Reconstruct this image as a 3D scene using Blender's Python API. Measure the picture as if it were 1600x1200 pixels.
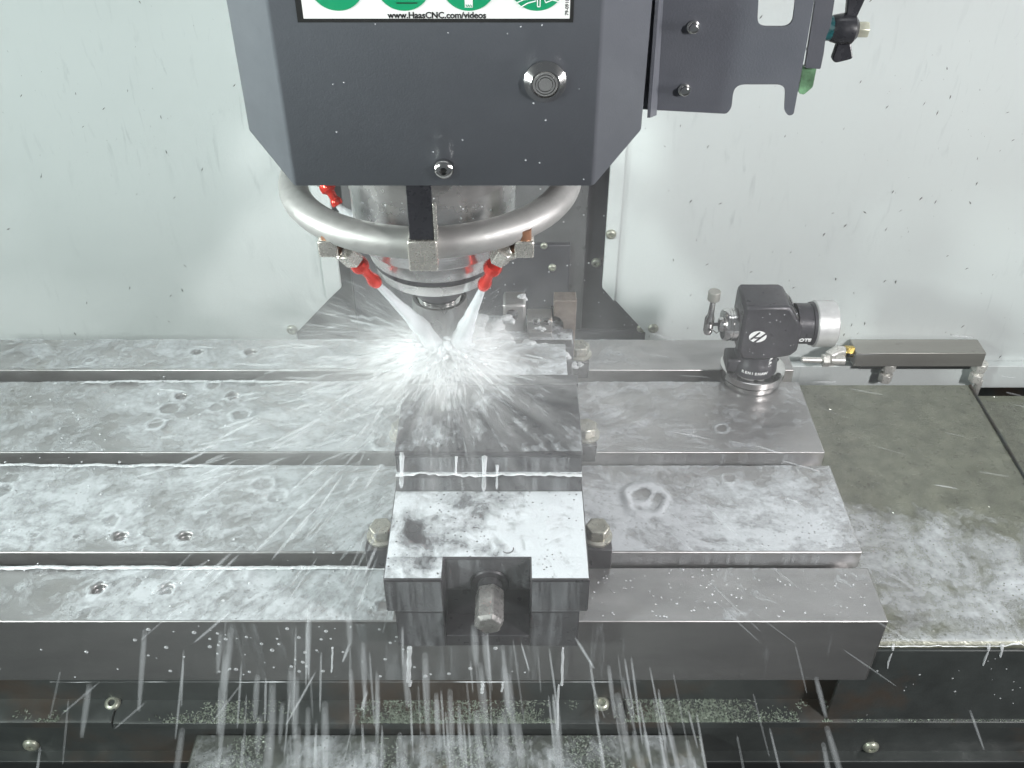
import bpy, bmesh, math, random
from mathutils import Vector, Matrix, noise
R = math.radians
random.seed(7)
sc = bpy.context.scene
for o in list(bpy.data.objects): bpy.data.objects.remove(o)

# ------------------------------------------------------------------ camera
CAM = Vector((0, -.4547, .58)); PITCH = R(38.2); F = 1524.0
cam = bpy.data.cameras.new('camera'); camo = bpy.data.objects.new('camera', cam)
sc.collection.objects.link(camo)
camo.location = CAM; camo.rotation_euler = (R(90) - PITCH, 0, 0)
cam.sensor_width = 36; cam.lens = F / 1600 * 36; cam.clip_start = .01; cam.clip_end = 50
sc.camera = camo
# ------------------------------------------------------------------ light
w = bpy.data.worlds.new('World'); sc.world = w; w.use_nodes = True
w.node_tree.nodes['Background'].inputs[0].default_value = (.80, .87, .92, 1)
w.node_tree.nodes['Background'].inputs[1].default_value = .17
def area(name, loc, target, sx, sy, power, col, spread=180):
    l = bpy.data.lights.new(name, 'AREA'); l.shape = 'RECTANGLE'; l.size = sx; l.size_y = sy
    l.energy = power; l.color = col; l.spread = R(spread)
    o = bpy.data.objects.new(name, l); sc.collection.objects.link(o); o.location = loc
    o.rotation_euler = (Vector(target) - Vector(loc)).to_track_quat('-Z', 'Y').to_euler()
area('front_lamp_right', (.92, -.66, .72), (0, .45, 0), .09, .14, 15.4, (1, .98, .97))
area('front_lamp_left', (-.96, -.66, .74), (0, .45, 0), .09, .14, 14.6, (.90, 1, .95))
area('side_lamp_right', (1.05, -.02, .36), (0, .06, .28), .10, .30, 1.25, (1, .98, .98), 62)
area('side_lamp_left', (-1.08, -.02, .36), (0, .06, .28), .10, .30, 2.2, (.92, 1, .96), 62)
area('overhead_fill', (0, .16, 1.35), (0, .2, 0), 1.3, .3, 2.8, (.95, .98, 1))  # unseen overhead fill, added for general brightness
sc.view_settings.view_transform = 'Standard'; sc.view_settings.look = 'None'
sc.view_settings.exposure = 0; sc.view_settings.gamma = 1
sc.view_settings.use_curve_mapping = False
sc.render.engine = 'CYCLES'
sc.cycles.transparent_max_bounces = 16; sc.cycles.max_bounces = 7
sc.cycles.diffuse_bounces = 3; sc.cycles.glossy_bounces = 3; sc.cycles.volume_bounces = 4
sc.cycles.use_denoising = True
sc.cycles.use_adaptive_sampling = True; sc.cycles.adaptive_threshold = .05; sc.cycles.adaptive_min_samples = 16
sc.cycles.volume_step_rate = 2.5; sc.cycles.volume_max_steps = 128

# ------------------------------------------------------------------ helpers
def at(px, py, x=None, y=None, z=None):
    "point measured on the photograph (1600x1200) at a known x, y or z in metres"
    a = (px - 800) / F; b = (600 - py) / F
    d = Vector((a, math.cos(PITCH) + b * math.sin(PITCH), -math.sin(PITCH) + b * math.cos(PITCH)))
    t = (y - CAM.y) / d.y if y is not None else (z - CAM.z) / d.z if z is not None else (x - CAM.x) / d.x
    return CAM + d * t

def tag(o, label=None, cat=None, group=None, kind=None):
    if label: o['label'] = label
    if cat: o['category'] = cat
    if group: o['group'] = group
    if kind: o['kind'] = kind
    return o

def empty(name, loc, label=None, cat=None, group=None, kind=None):
    o = bpy.data.objects.new(name, None); o.empty_display_size = .02
    sc.collection.objects.link(o); o.location = loc
    return tag(o, label, cat, group, kind)

def worldloc(o):
    v = Vector((0, 0, 0))
    while o is not None: v += o.location; o = o.parent
    return v

def link(name, me, mat, parent=None, local=False, bevel=0, smooth=40):
    o = bpy.data.objects.new(name, me); sc.collection.objects.link(o)
    if mat is not None and not me.materials: me.materials.append(mat)
    if parent is not None:
        o.parent = parent
        if not local: o.location = -worldloc(parent)
    if smooth:
        for p in me.polygons: p.use_smooth = True
        me.set_sharp_from_angle(angle=R(smooth))
    if bevel:
        m = o.modifiers.new('bevel', 'BEVEL'); m.width = bevel; m.segments = 2
        m.limit_method = 'ANGLE'; m.angle_limit = R(40); m.harden_normals = False
    return o

def copy_tree(o, parent=None):
    c = o.copy(); sc.collection.objects.link(c); c.parent = parent
    for ch in list(o.children): copy_tree(ch, c)
    return c

def frame(d):
    d = Vector(d).normalized()
    u = d.orthogonal().normalized(); return u, d.cross(u)

class MB:
    def __init__(s): s.bm = bmesh.new()
    def poly(s, pts):
        return s.bm.faces.new([s.bm.verts.new(p) for p in pts])
    def box(s, x0, x1, y0, y1, z0, z1):
        v = [s.bm.verts.new((x, y, z)) for x in (x0, x1) for y in (y0, y1) for z in (z0, z1)]
        for f in ((0, 1, 3, 2), (4, 6, 7, 5), (0, 4, 5, 1), (2, 3, 7, 6), (0, 2, 6, 4), (1, 5, 7, 3)):
            s.bm.faces.new([v[i] for i in f])
        return s
    def cyl(s, p0, p1, r0, r1=None, seg=24, cap=True):
        return s.rings([(Vector(p0), r0), (Vector(p1), r0 if r1 is None else r1)], seg, cap)
    def rings(s, pr, seg=24, cap=True, axis=None, phase=0):
        rows = []
        for i, (p, r) in enumerate(pr):
            p = Vector(p)
            d = axis or (Vector(pr[min(i + 1, len(pr) - 1)][0]) - Vector(pr[max(i - 1, 0)][0]))
            if i == 0 or axis is None and len(pr) > 2:
                if i == 0: u, v = frame(d)
                else:
                    dn = Vector(d).normalized(); u = (u - dn * u.dot(dn)).normalized(); v = dn.cross(u)
            rows.append([s.bm.verts.new(p + (u * math.cos(a) + v * math.sin(a)) * r)
                         for a in (2 * math.pi * (k + phase) / seg for k in range(seg))])
        for a, b in zip(rows, rows[1:]):
            for k in range(seg):
                s.bm.faces.new((a[k], a[(k + 1) % seg], b[(k + 1) % seg], b[k]))
        if cap:
            s.bm.faces.new(rows[0][::-1]); s.bm.faces.new(rows[-1])
        return s
    def lathe(s, c, axis, prof, seg=40, phase=0):
        c = Vector(c); a = Vector(axis).normalized()
        return s.rings([(c + a * h, r) for h, r in prof], seg, True, axis=a, phase=phase)
    def tube(s, pts, r, seg=10, cap=True):
        return s.rings([(Vector(p), r[i] if isinstance(r, (list, tuple)) else r) for i, p in enumerate(pts)], seg, cap)
    def prism(s, poly, e):
        "poly: list of 3D points in a plane, e: extrusion vector"
        e = Vector(e); n = len(poly)
        a = [s.bm.verts.new(p) for p in poly]; b = [s.bm.verts.new(Vector(p) + e) for p in poly]
        s.bm.faces.new(a); s.bm.faces.new(b[::-1])
        for i in range(n): s.bm.faces.new((a[i], b[i], b[(i + 1) % n], a[(i + 1) % n]))
        return s
    def torus(s, c, Rr, r, a0=0, a1=360, seg=64, ss=16):
        pts = [Vector(c) + Vector((math.cos(t), math.sin(t), 0)) * Rr for t in (R(a0 + (a1 - a0) * i / seg) for i in range(seg + 1))]
        return s.tube(pts, r, ss)
    def sphere(s, c, r, u=16, v=10, sc_=(1, 1, 1)):
        m = Matrix.Translation(c) @ Matrix.Diagonal((r * sc_[0], r * sc_[1], r * sc_[2], 1))
        bmesh.ops.create_uvsphere(s.bm, u_segments=u, v_segments=v, radius=1, matrix=m); return s
    def mesh(s, name):
        bmesh.ops.recalc_face_normals(s.bm, faces=s.bm.faces)
        me = bpy.data.meshes.new(name); s.bm.to_mesh(me); s.bm.free(); return me
    def build(s, name, mat, parent=None, local=False, bevel=0, smooth=40):
        return link(name, s.mesh(name), mat, parent, local, bevel, smooth)

def rounded(poly, r, n=5):
    "round the corners of a 3D planar polygon; r: number or per-corner list"
    out = []; N = len(poly)
    for i, p in enumerate(poly):
        rr = r[i] if isinstance(r, (list, tuple)) else r
        p = Vector(p); a = Vector(poly[i - 1]); b = Vector(poly[(i + 1) % N])
        if rr <= 0: out.append(p); continue
        rr = min(rr, (a - p).length * .45, (b - p).length * .45)
        s = p + (a - p).normalized() * rr; e = p + (b - p).normalized() * rr
        for k in range(n + 1):
            t = k / n; out.append(s * (1 - t) ** 2 + p * 2 * t * (1 - t) + e * t * t)
    return out

def boolean_cut(o, cutter_mesh):
    c = bpy.data.objects.new('cutter', cutter_mesh); sc.collection.objects.link(c)
    c.location = worldloc(o) if o.parent is None else (0, 0, 0)
    m = o.modifiers.new('b', 'BOOLEAN'); m.object = c; m.operation = 'DIFFERENCE'; m.solver = 'EXACT'
    bpy.context.view_layer.update()
    dg = bpy.context.evaluated_depsgraph_get()
    me = bpy.data.meshes.new_from_object(o.evaluated_get(dg))
    o.modifiers.remove(m); o.data = me
    bpy.data.objects.remove(c)
    for p in me.polygons: p.use_smooth = True
    me.set_sharp_from_angle(angle=R(40))

def lettering(name, txt, mat, parent, size, loc, rot, ext=.0002, weight=0, shear=0, align='CENTER', name_parent=None):
    cu = bpy.data.curves.new('t', 'FONT'); cu.body = txt; cu.size = size; cu.extrude = ext
    cu.align_x = align; cu.align_y = 'CENTER'; cu.offset = weight; cu.shear = shear; cu.resolution_u = 3
    t = bpy.data.objects.new('t', cu); sc.collection.objects.link(t)
    bpy.context.view_layer.update()
    me = bpy.data.meshes.new_from_object(t.evaluated_get(bpy.context.evaluated_depsgraph_get()))
    bpy.data.objects.remove(t)
    me.transform(Matrix.Translation(loc) @ rot.to_4x4())
    me.materials.clear()
    return link(name, me, mat, parent, smooth=0)

# ------------------------------------------------------------------ materials
def newmat(name):
    m = bpy.data.materials.new(name); m.use_nodes = True
    nt = m.node_tree; return m, nt, nt.nodes['Principled BSDF'], nt.nodes['Material Output']

def N(nt, typ, **kw):
    n = nt.nodes.new('ShaderNode' + typ)
    for k, v in kw.items():
        if hasattr(n, k) and k not in n.inputs: setattr(n, k, v)
        else: n.inputs[k].default_value = v
    return n

def ramp(nt, stops, src):
    r = N(nt, 'ValToRGB'); e = r.color_ramp.elements
    while len(e) < len(stops): e.new(.5)
    for i, (p, c) in enumerate(stops):
        e[i].position = p; e[i].color = c if len(c) == 4 else (*c, 1)
    nt.links.new(src, r.inputs[0]); return r.outputs[0]

def g(v): return (v, v, v, 1)

def surface(name, col, rough=.5, metal=0, var=.12, scale=30, bump=.0, bscale=200, rvar=.1, stretch=(1, 1, 1), spots=None, coat=0):
    "painted or metal surface with large and fine variation"
    m, nt, b, out = newmat(name); L = nt.links
    geo = N(nt, 'NewGeometry'); mp = N(nt, 'Mapping'); mp.inputs['Scale'].default_value = stretch
    L.new(geo.outputs['Position'], mp.inputs['Vector'])
    n1 = N(nt, 'TexNoise', Scale=scale, Detail=6, Roughness=.6); L.new(mp.outputs[0], n1.inputs['Vector'])
    lo = tuple(c * (1 - var) for c in col); hi = tuple(min(1, c * (1 + var)) for c in col)
    c = ramp(nt, [(.3, lo), (.7, hi)], n1.outputs['Fac'])
    if spots:
        sv, sscale, scol, sth = spots
        n3 = N(nt, 'TexNoise', Scale=sscale, Detail=5, Roughness=.65); L.new(geo.outputs['Position'], n3.inputs['Vector'])
        k = ramp(nt, [(sth, g(0)), (sth + .12, g(sv))], n3.outputs['Fac'])
        mx = N(nt, 'Mix', data_type='RGBA'); L.new(k, mx.inputs[0]); L.new(c, mx.inputs[6]); mx.inputs[7].default_value = (*scol, 1)
        c = mx.outputs[2]
    L.new(c, b.inputs['Base Color'])
    n2 = N(nt, 'TexNoise', Scale=scale * 3, Detail=4); L.new(mp.outputs[0], n2.inputs['Vector'])
    L.new(ramp(nt, [(.3, g(max(.03, rough - rvar))), (.7, g(min(1, rough + rvar)))], n2.outputs['Fac']), b.inputs['Roughness'])
    b.inputs['Metallic'].default_value = metal
    b.inputs['Coat Weight'].default_value = coat
    if bump:
        n4 = N(nt, 'TexNoise', Scale=bscale, Detail=3); L.new(mp.outputs[0], n4.inputs['Vector'])
        bp = N(nt, 'Bump', Strength=bump, Distance=.001); L.new(n4.outputs['Fac'], bp.inputs['Height'])
        L.new(bp.outputs[0], b.inputs['Normal'])
    return m

M = {}
M['wall'] = None
M['paint_dark'] = surface('dark_grey_paint', (.098, .105, .120), .40, 0, .08, 8, .12, 900)
M['paint_side'] = surface('bracket_paint', (.085, .09, .105), .42, 0, .10, 14, .12, 700)
M['steel'] = surface('ground_steel', (.40, .39, .39), .38, .85, .18, 40, .05, 500, stretch=(.35, 1, 1), spots=(.35, 18, (.30, .28, .25), .55))
M['steel_dark'] = surface('blackened_steel', (.085, .082, .088), .36, .55, .25, 60, .08, 500)
M['vise'] = surface('vise_iron', (.055, .052, .057), .34, .35, .3, 50, .06, 300)
M['chrome'] = surface('polished_steel', (.62, .61, .60), .16, 1, .08, 60, .03, 300, .06)
M['nickel'] = surface('nickel_fitting', (.70, .67, .62), .24, .85, .10, 120, .015, 300)
M['alu'] = surface('bead_blasted_pipe', (.31, .305, .30), .48, .5, .08, 60, .10, 900)
M['cap'] = surface('light_cap_aluminium', (.62, .62, .62), .42, .6, .08, 90, .1, 700)
M['black'] = surface('black_plastic', (.022, .022, .026), .3, 0, .2, 60, .05, 400)
M['black_anod'] = surface('black_anodised', (.045, .043, .05), .36, .2, .25, 50, .08, 500)
M['red'] = surface('red_anodised', (.72, .045, .03), .16, .6, .1, 80, 0)
M['brass'] = surface('brass', (.70, .52, .15), .25, 1, .15, 80)
M['copper'] = surface('thread_sealant', (.30, .15, .09), .4, .6, .2, 120)
M['way'] = surface('way_cover_sheet', (.150, .155, .120), .34, .2, .35, 60, .25, 420, spots=(.6, 9, (.11, .115, .085), .54))
M['apron'] = surface('dark_apron_sheet', (.042, .047, .046), .40, .1, .3, 22, .10, 400, spots=(.8, 7, (.065, .045, .032), .52))  # brown tone of the sheet; on the skirts also a painted-in brownish reflection
M['tray'] = surface('wet_tray_sheet', (.085, .092, .08), .4, .1, .45, 40, .2, 300, spots=(.6, 22, (.16, .14, .10), .58))
M['column'] = surface('column_panel', (.065, .065, .075), .38, .2, .2, 20, .08, 500)
M['column_lt'] = surface('wet_column_panel', (.13, .132, .135), .34, .15, .25, 18, .12, 300)
M['floor'] = surface('sump_floor', (.02, .022, .022), .5, 0, .3, 10)
M['sticker'] = surface('sticker_white', (.80, .80, .79), .38, 0, .03, 20)
M['green'] = surface('sticker_green', (.008, .27, .12), .4, 0, .05, 20)
M['ink'] = surface('black_ink', (.015, .015, .015), .45, 0, .05, 20)
M['print'] = surface('white_print', (.82, .82, .82), .5, 0, .05, 60)
M['bolt'] = surface('zinc_bolt', (.42, .405, .355), .34, .8, .25, 150, .15, 500)
M['bar'] = surface('brushed_bar', (.34, .335, .31), .42, .45, .15, 30, .1, 500, stretch=(.05, 1, 1), spots=(.4, 60, (.10, .10, .09), .62))
M['greengunk'] = surface('green_residue', (.10, .20, .11), .4, 0, .6, 90, .4, 300)
M['bluegunk'] = surface('blue_green_residue', (.015, .09, .10), .3, 0, .6, 120, .4, 300)
M['pale_nut'] = surface('bright_plated_nut', (.72, .71, .67), .32, .35, .12, 120)
M['screw'] = surface('dirty_screw', (.42, .43, .36), .4, .6, .3, 200)
M['pale_bolt'] = surface('pale_bolt', (.55, .55, .45), .4, .5, .2, 100)
M['hexsteel'] = surface('wet_hex_steel', (.30, .29, .285), .3, .7, .3, 90, .1, 400)
M['brownsteel'] = surface('worn_steel', (.30, .25, .22), .38, .7, .25, 90, .1, 400)

# white enamel wall: dried coolant runs give fine wavy lines
m, nt, b, out = newmat('white_enamel'); L = nt.links
geo = N(nt, 'NewGeometry')
mp = N(nt, 'Mapping'); mp.inputs['Scale'].default_value = (1, 1, .16); mp.inputs['Rotation'].default_value = (0, R(-8), 0)
L.new(geo.outputs['Position'], mp.inputs['Vector'])
nz = N(nt, 'TexNoise', Scale=120, Detail=4, Roughness=.6, Distortion=.6); L.new(mp.outputs[0], nz.inputs['Vector'])
streak = ramp(nt, [(.58, g(0)), (.72, g(1))], nz.outputs['Fac'])
big = N(nt, 'TexNoise', Scale=5, Detail=2); L.new(geo.outputs['Position'], big.inputs['Vector'])
bigr = ramp(nt, [(.42, g(0)), (.65, g(.55))], big.outputs['Fac'])
mul = N(nt, 'Math', operation='MULTIPLY'); L.new(streak, mul.inputs[0]); L.new(bigr, mul.inputs[1])
mx = N(nt, 'Mix', data_type='RGBA'); L.new(mul.outputs[0], mx.inputs[0])
mx.inputs[6].default_value = (.665, .71, .705, 1); mx.inputs[7].default_value = (.47, .51, .51, 1)
L.new(mx.outputs[2], b.inputs['Base Color']); b.inputs['Roughness'].default_value = .38
bp = N(nt, 'Bump', Strength=.08, Distance=.001); L.new(nz.outputs['Fac'], bp.inputs['Height']); L.new(bp.outputs[0], b.inputs['Normal'])
M['wall'] = m

# brushed spindle steel: rings round the spindle
SX, SY = -.057, .19
def turned(name, col, rough):
    m, nt, b, out = newmat(name); L = nt.links
    geo = N(nt, 'NewGeometry'); mp = N(nt, 'Mapping'); mp.inputs['Scale'].default_value = (.05, .05, 1)
    L.new(geo.outputs['Position'], mp.inputs['Vector'])
    n = N(nt, 'TexNoise', Scale=900, Detail=3); L.new(mp.outputs[0], n.inputs['Vector'])
    n2 = N(nt, 'TexNoise', Scale=40, Detail=6); L.new(geo.outputs['Position'], n2.inputs['Vector'])
    L.new(ramp(nt, [(.3, tuple(c * .75 for c in col)), (.7, col)], n2.outputs['Fac']), b.inputs['Base Color'])
    b.inputs['Metallic'].default_value = .85
    L.new(ramp(nt, [(.3, g(rough - .06)), (.7, g(rough + .1))], n2.outputs['Fac']), b.inputs['Roughness'])
    bp = N(nt, 'Bump', Strength=.12, Distance=.0005); L.new(n.outputs['Fac'], bp.inputs['Height']); L.new(bp.outputs[0], b.inputs['Normal'])
    return m
M['turned'] = turned('turned_spindle_steel', (.58, .57, .57), .24)
M['cutter'] = turned('cutter_steel', (.30, .295, .295), .28)
M['turned_lt'] = turned('turned_bright_steel', (.72, .71, .70), .22)

SPL = Vector((SX + .004, .175, .118))       # where the jets meet
def coolant(name, strength=1.0, scale=30, radial=.5, lo=.42, hi=.68, col=(.60, .63, .66), holes=True, gloss=.16, mx_alpha=.95, stretch=(1, 1, 1)):
    "milky coolant film: thin clear water in places, white foam in others"
    m, nt, b, out = newmat(name); L = nt.links
    geo = N(nt, 'NewGeometry')
    d = N(nt, 'VectorMath', operation='SUBTRACT'); L.new(geo.outputs['Position'], d.inputs[0]); d.inputs[1].default_value = SPL
    sp = N(nt, 'SeparateXYZ'); L.new(d.outputs[0], sp.inputs[0])
    an = N(nt, 'Math', operation='ARCTAN2'); L.new(sp.outputs[1], an.inputs[0]); L.new(sp.outputs[0], an.inputs[1])
    ln = N(nt, 'VectorMath', operation='LENGTH'); L.new(d.outputs[0], ln.inputs[0])
    am = N(nt, 'Math', operation='MULTIPLY'); L.new(an.outputs[0], am.inputs[0]); am.inputs[1].default_value = 9
    rm = N(nt, 'Math', operation='MULTIPLY'); L.new(ln.outputs['Value'], rm.inputs[0]); rm.inputs[1].default_value = 16
    cb = N(nt, 'CombineXYZ'); L.new(am.outputs[0], cb.inputs[0]); L.new(rm.outputs[0], cb.inputs[1]); L.new(sp.outputs[2], cb.inputs[2])
    na = N(nt, 'TexNoise', Scale=1.6, Detail=7, Roughness=.68, Distortion=.3); L.new(cb.outputs[0], na.inputs['Vector'])
    mp = N(nt, 'Mapping'); mp.inputs['Scale'].default_value = stretch; L.new(geo.outputs['Position'], mp.inputs['Vector'])
    nb = N(nt, 'TexNoise', Scale=scale, Detail=8, Roughness=.62, Distortion=.7); L.new(mp.outputs[0], nb.inputs['Vector'])
    mixn = N(nt, 'Mix', data_type='FLOAT'); mixn.inputs[0].default_value = radial
    L.new(nb.outputs['Fac'], mixn.inputs[2]); L.new(na.outputs['Fac'], mixn.inputs[3])
    nf = N(nt, 'TexNoise', Scale=170, Detail=3, Roughness=.6); L.new(mp.outputs[0], nf.inputs['Vector'])
    fm = N(nt, 'Math', operation='MULTIPLY_ADD'); L.new(nf.outputs['Fac'], fm.inputs[0]); fm.inputs[1].default_value = .22; fm.inputs[2].default_value = -.11
    fa = N(nt, 'Math', operation='ADD'); L.new(mixn.outputs[0], fa.inputs[0]); L.new(fm.outputs[0], fa.inputs[1])
    at_ = N(nt, 'Attribute', attribute_name='cover')
    ad = N(nt, 'Math', operation='ADD'); L.new(fa.outputs[0], ad.inputs[0]); L.new(at_.outputs['Fac'], ad.inputs[1])
    f = ramp(nt, [(lo, g(.04)), (hi, g(mx_alpha))], ad.outputs[0])
    fac = f
    if holes:
        vo = N(nt, 'TexVoronoi', Scale=230); vo.inputs['Randomness'].default_value = 1; L.new(mp.outputs[0], vo.inputs['Vector'])
        hr = ramp(nt, [(.12, g(.10)), (.20, g(1))], vo.outputs['Distance'])
        cl = N(nt, 'TexNoise', Scale=22, Detail=2); L.new(geo.outputs['Position'], cl.inputs['Vector'])
        cr = ramp(nt, [(.40, g(1)), (.55, g(0))], cl.outputs['Fac'])
        mxx = N(nt, 'Math', operation='MAXIMUM'); L.new(hr, mxx.inputs[0]); L.new(cr, mxx.inputs[1])
        mu = N(nt, 'Math', operation='MULTIPLY'); L.new(f, mu.inputs[0]); L.new(mxx.outputs[0], mu.inputs[1]); fac = mu.outputs[0]
    b.inputs['Base Color'].default_value = (*col, 1); b.inputs['Roughness'].default_value = gloss
    b.inputs['Subsurface Weight'].default_value = 0
    bp = N(nt, 'Bump', Strength=.5, Distance=.004); L.new(ad.outputs[0], bp.inputs['Height']); L.new(bp.outputs[0], b.inputs['Normal'])
    tr = N(nt, 'BsdfTransparent')
    ms = N(nt, 'MixShader'); L.new(fac, ms.inputs[0]); L.new(tr.outputs[0], ms.inputs[1]); L.new(b.outputs[0], ms.inputs[2])
    L.new(ms.outputs[0], out.inputs['Surface'])
    return m
M['film'] = coolant('coolant_film', scale=34, radial=.5, lo=.45, hi=.66, mx_alpha=.78)
M['foam'] = coolant('coolant_foam', scale=42, radial=.2, lo=.36, hi=.60, mx_alpha=.96)
M['film_way'] = coolant('coolant_film_on_sheet', scale=22, radial=.35, lo=.52, hi=.80, mx_alpha=.8)
M['runs'] = coolant('coolant_runs', scale=60, radial=0, lo=.52, hi=.82, mx_alpha=.36, holes=False, stretch=(1.4, 1, .12))

def water(name, alpha, col=(.80, .83, .86), rough=.25, spec=.5):
    "milky liquid, partly see-through"
    m, nt, b, out = newmat(name); L = nt.links
    b.inputs['Base Color'].default_value = (*col, 1); b.inputs['Roughness'].default_value = rough
    b.inputs['Specular IOR Level'].default_value = spec
    tr = N(nt, 'BsdfTransparent'); ms = N(nt, 'MixShader'); ms.inputs[0].default_value = alpha
    L.new(tr.outputs[0], ms.inputs[1]); L.new(b.outputs[0], ms.inputs[2]); L.new(ms.outputs[0], out.inputs['Surface'])
    return m
M['streak'] = water('coolant_threads', .042, spec=.15)
M['streak_soft'] = water('coolant_spray', .052, spec=.15)
M['jet'] = water('coolant_jet', .45)
M['foam_heap'] = water('wet_foam_heap', .55, (.74, .76, .78), .3)
M['foam_solid'] = surface('white_foam', (.82, .84, .86), .35, 0, .05, 120, .35, 500)
M['drop'] = water('coolant_drops', .40, (.85, .87, .9), .12)

# ================================================================== SETTING
WY = .50
def wall_panel(name, xs, label):
    root = empty(name, (xs[0][0], WY, xs[0][1]), label, None, None, 'structure')
    mb = MB(); mb.prism([Vector((x, WY, z)) for x, z in xs], (0, .003, 0)); mb.build('panel', M['wall'], root, smooth=0, bevel=.0008)
    return root
CE, CR = -.197, .104
wl = wall_panel('wall_left', [(-1.6, -.175), (-.258, -.175), (-.258, -.094), (CE, -.028), (CE, 1.2), (-1.6, 1.2)], 'white enamel enclosure panel left of the column')
wr = wall_panel('wall_right', [(1.6, -.175), (.160, -.175), (.160, -.094), (CR, -.028), (CR, 1.2), (1.6, 1.2)], 'white enamel enclosure panel right of the column')
# folded edge flanges beside the column opening
for root, x0, x1, xd in ((wl, CE, CE - .019, -.258), (wr, CR, CR + .015, .160)):
    mb = MB(); s = 1 if x1 > x0 else -1
    mb.prism([Vector((x0, WY - .0030, -.028)), Vector((x1, WY - .0030, -.028 - .019)), Vector((x1, WY - .0030, .75)), Vector((x0, WY - .0030, .75))], (0, .0025, 0))
    mb.build('edge_flange', M['wall'], root, smooth=0, bevel=.0006)
# lower return of the wall panel at the right and the dark gap below it
mb = MB(); mb.box(-1.6, 1.6, WY - .012, WY - .001, -.168, -.1345); o = mb.build('wall_sill', M['wall'], None, bevel=.001); tag(o, 'low white ledge along the foot of the back wall', kind='structure')
mb = MB(); mb.box(-1.6, 1.6, WY - .03, WY + .1, -.40, -.176); o = mb.build('wall_base', M['apron'], None); tag(o, 'dark sheet below the white back wall', kind='structure')
# column behind the spindle
colm = empty('column_cover', (-.05, WY + .02, -.2), 'dark grey column way cover behind the spindle, wet with spray', 'way cover')
MB().box(-.40, .30, WY + .022, WY + .03, -.3, 1.2).build('back_sheet', M['column'], colm, bevel=.001)
p0 = at(552, 300, y=WY + .012); p1 = at(918, 460, y=WY + .012)
MB().box(-.187, .0835, WY + .012, WY + .0215, -.12, 1.0).build('sliding_panel', M['column_lt'], colm, bevel=.001)
a = at(775, 382, y=WY + .006); c = at(893, 466, y=WY + .006)
MB().box(-.215 + .03, .066, WY + .004, WY + .0115, c.z - .10, a.z).build('wiper_plate', M['column'], colm, bevel=.001)
MB().box(CE - .06, .160, WY + .0045, WY + .010, -.17, -.094).build('foot_plate', M['column'], colm, bevel=.001)

def screw_mesh(r=.006, h=.0035, hexr=.45):
    mb = MB(); mb.lathe((0, 0, 0), (0, -1, 0), [(0, r), (h * .4, r * .98), (h * .8, r * .8), (h, r * hexr + .0002), (h * .99, r * hexr), (h * .35, r * hexr * .95)], 20)
    return mb.mesh('screw')
scr = screw_mesh()
def screw(px, py, y, parent, s=1.0, mat='screw', dy=0):
    p = at(px, py, y=y - .003)
    o = bpy.data.objects.new('screw', scr); sc.collection.objects.link(o)
    o.parent = parent; o.location = Vector((p.x, y, p.z)) - worldloc(parent); o.scale = (s, s, s)
    if not scr.materials:
        scr.materials.append(M['screw'])
        for q in scr.polygons: q.use_smooth = True
        scr.set_sharp_from_angle(angle=R(35))
    return o
screw(955, 368, WY - .003, wr, 1.0); screw(1021, 515, WY, wr, 1.05); screw(456, 517, WY, wl, 1.1)
screw(932, 412, WY + .022, colm, 1.0); screw(1003, 515, WY + .0045, colm, 1.0); screw(863, 420, WY + .004, colm, .8); screw(850, 386, WY + .004, colm, .7)

# sump floor under everything
o = MB().box(-1.6, 1.6, -.8, .9, -.5, -.49).build('sump_floor', M['floor']); tag(o, 'dark bottom of the machine enclosure', kind='structure')

# ================================================================== TABLE
XT = .2765; XL = -.64; D = .356
table = empty('machine_table', (0, .178, -.072), 'long ground steel milling table with three slots along its length', 'machine table')
prof = [(0, -.072), (0, 0), (.052, 0), (.052, -.018), (.044, -.018), (.044, -.030), (.076, -.030), (.076, -.018), (.0675, -.018), (.0675, 0),
        (.168, 0), (.168, -.018), (.160, -.018), (.160, -.030), (.193, -.030), (.193, -.018), (.1845, -.018), (.1845, 0),
        (.286, 0), (.286, -.018), (.278, -.018), (.278, -.030), (.312, -.030), (.312, -.018), (.3045, -.018), (.3045, 0), (D, 0), (D, -.072)]
mb = MB(); mb.prism([Vector((XL, y, z)) for y, z in prof], (XT - XL, 0, 0))
tb = mb.build('table_body', M['steel'], table)
cut = MB()
for hx in (-.313, -.262):
    for hy in (.030, .084, .262, .333):
        cut.cyl((hx, hy, .01), (hx, hy, -.005), .0055, seg=24)
cm = cut.mesh('cut')
boolean_cut(tb, cm)
M['table_front'] = surface('dark_table_front', (.125, .122, .12), .40, .5, .15, 30, .06, 500, stretch=(.3, 1, 1))
tb.data.materials.append(M['table_front'])
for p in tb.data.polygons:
    if p.normal.y < -.9 and p.center.y < .001: p.material_index = 1  # front face gets a darker colour than the rest of the table
bv = tb.modifiers.new('bevel', 'BEVEL'); bv.width = .0011; bv.segments = 2; bv.limit_method = 'ANGLE'; bv.angle_limit = R(50)

# ------------------------------------------------------------------ way covers at the right
ZW = -.032
def way_section(name, x0, x1, z, y1, label):
    root = empty(name, ((x0 + x1) / 2, .16, z), label, 'way cover')
    pr = [(.006, z - .012), (.006, z - .003), (.009, z), (y1, z), (y1, z - .002), (.010, z - .002), (.008, z - .004), (.008, z - .012)]
    mb = MB(); mb.prism([Vector((x0, y, zz)) for y, zz in pr], (x1 - x0, 0, 0)); mb.build('cover_sheet', M['way'], root, smooth=30)
    return root
wc1 = way_section('way_cover', XT - .02, .463, ZW, .321, 'flat grey sheet way cover section next to the table end')
wc2 = way_section('way_cover', .45, .95, ZW - .010, .312, 'outer way cover section at the right edge of the picture')
for ch in wc2.children: ch.location.y += .004
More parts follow.
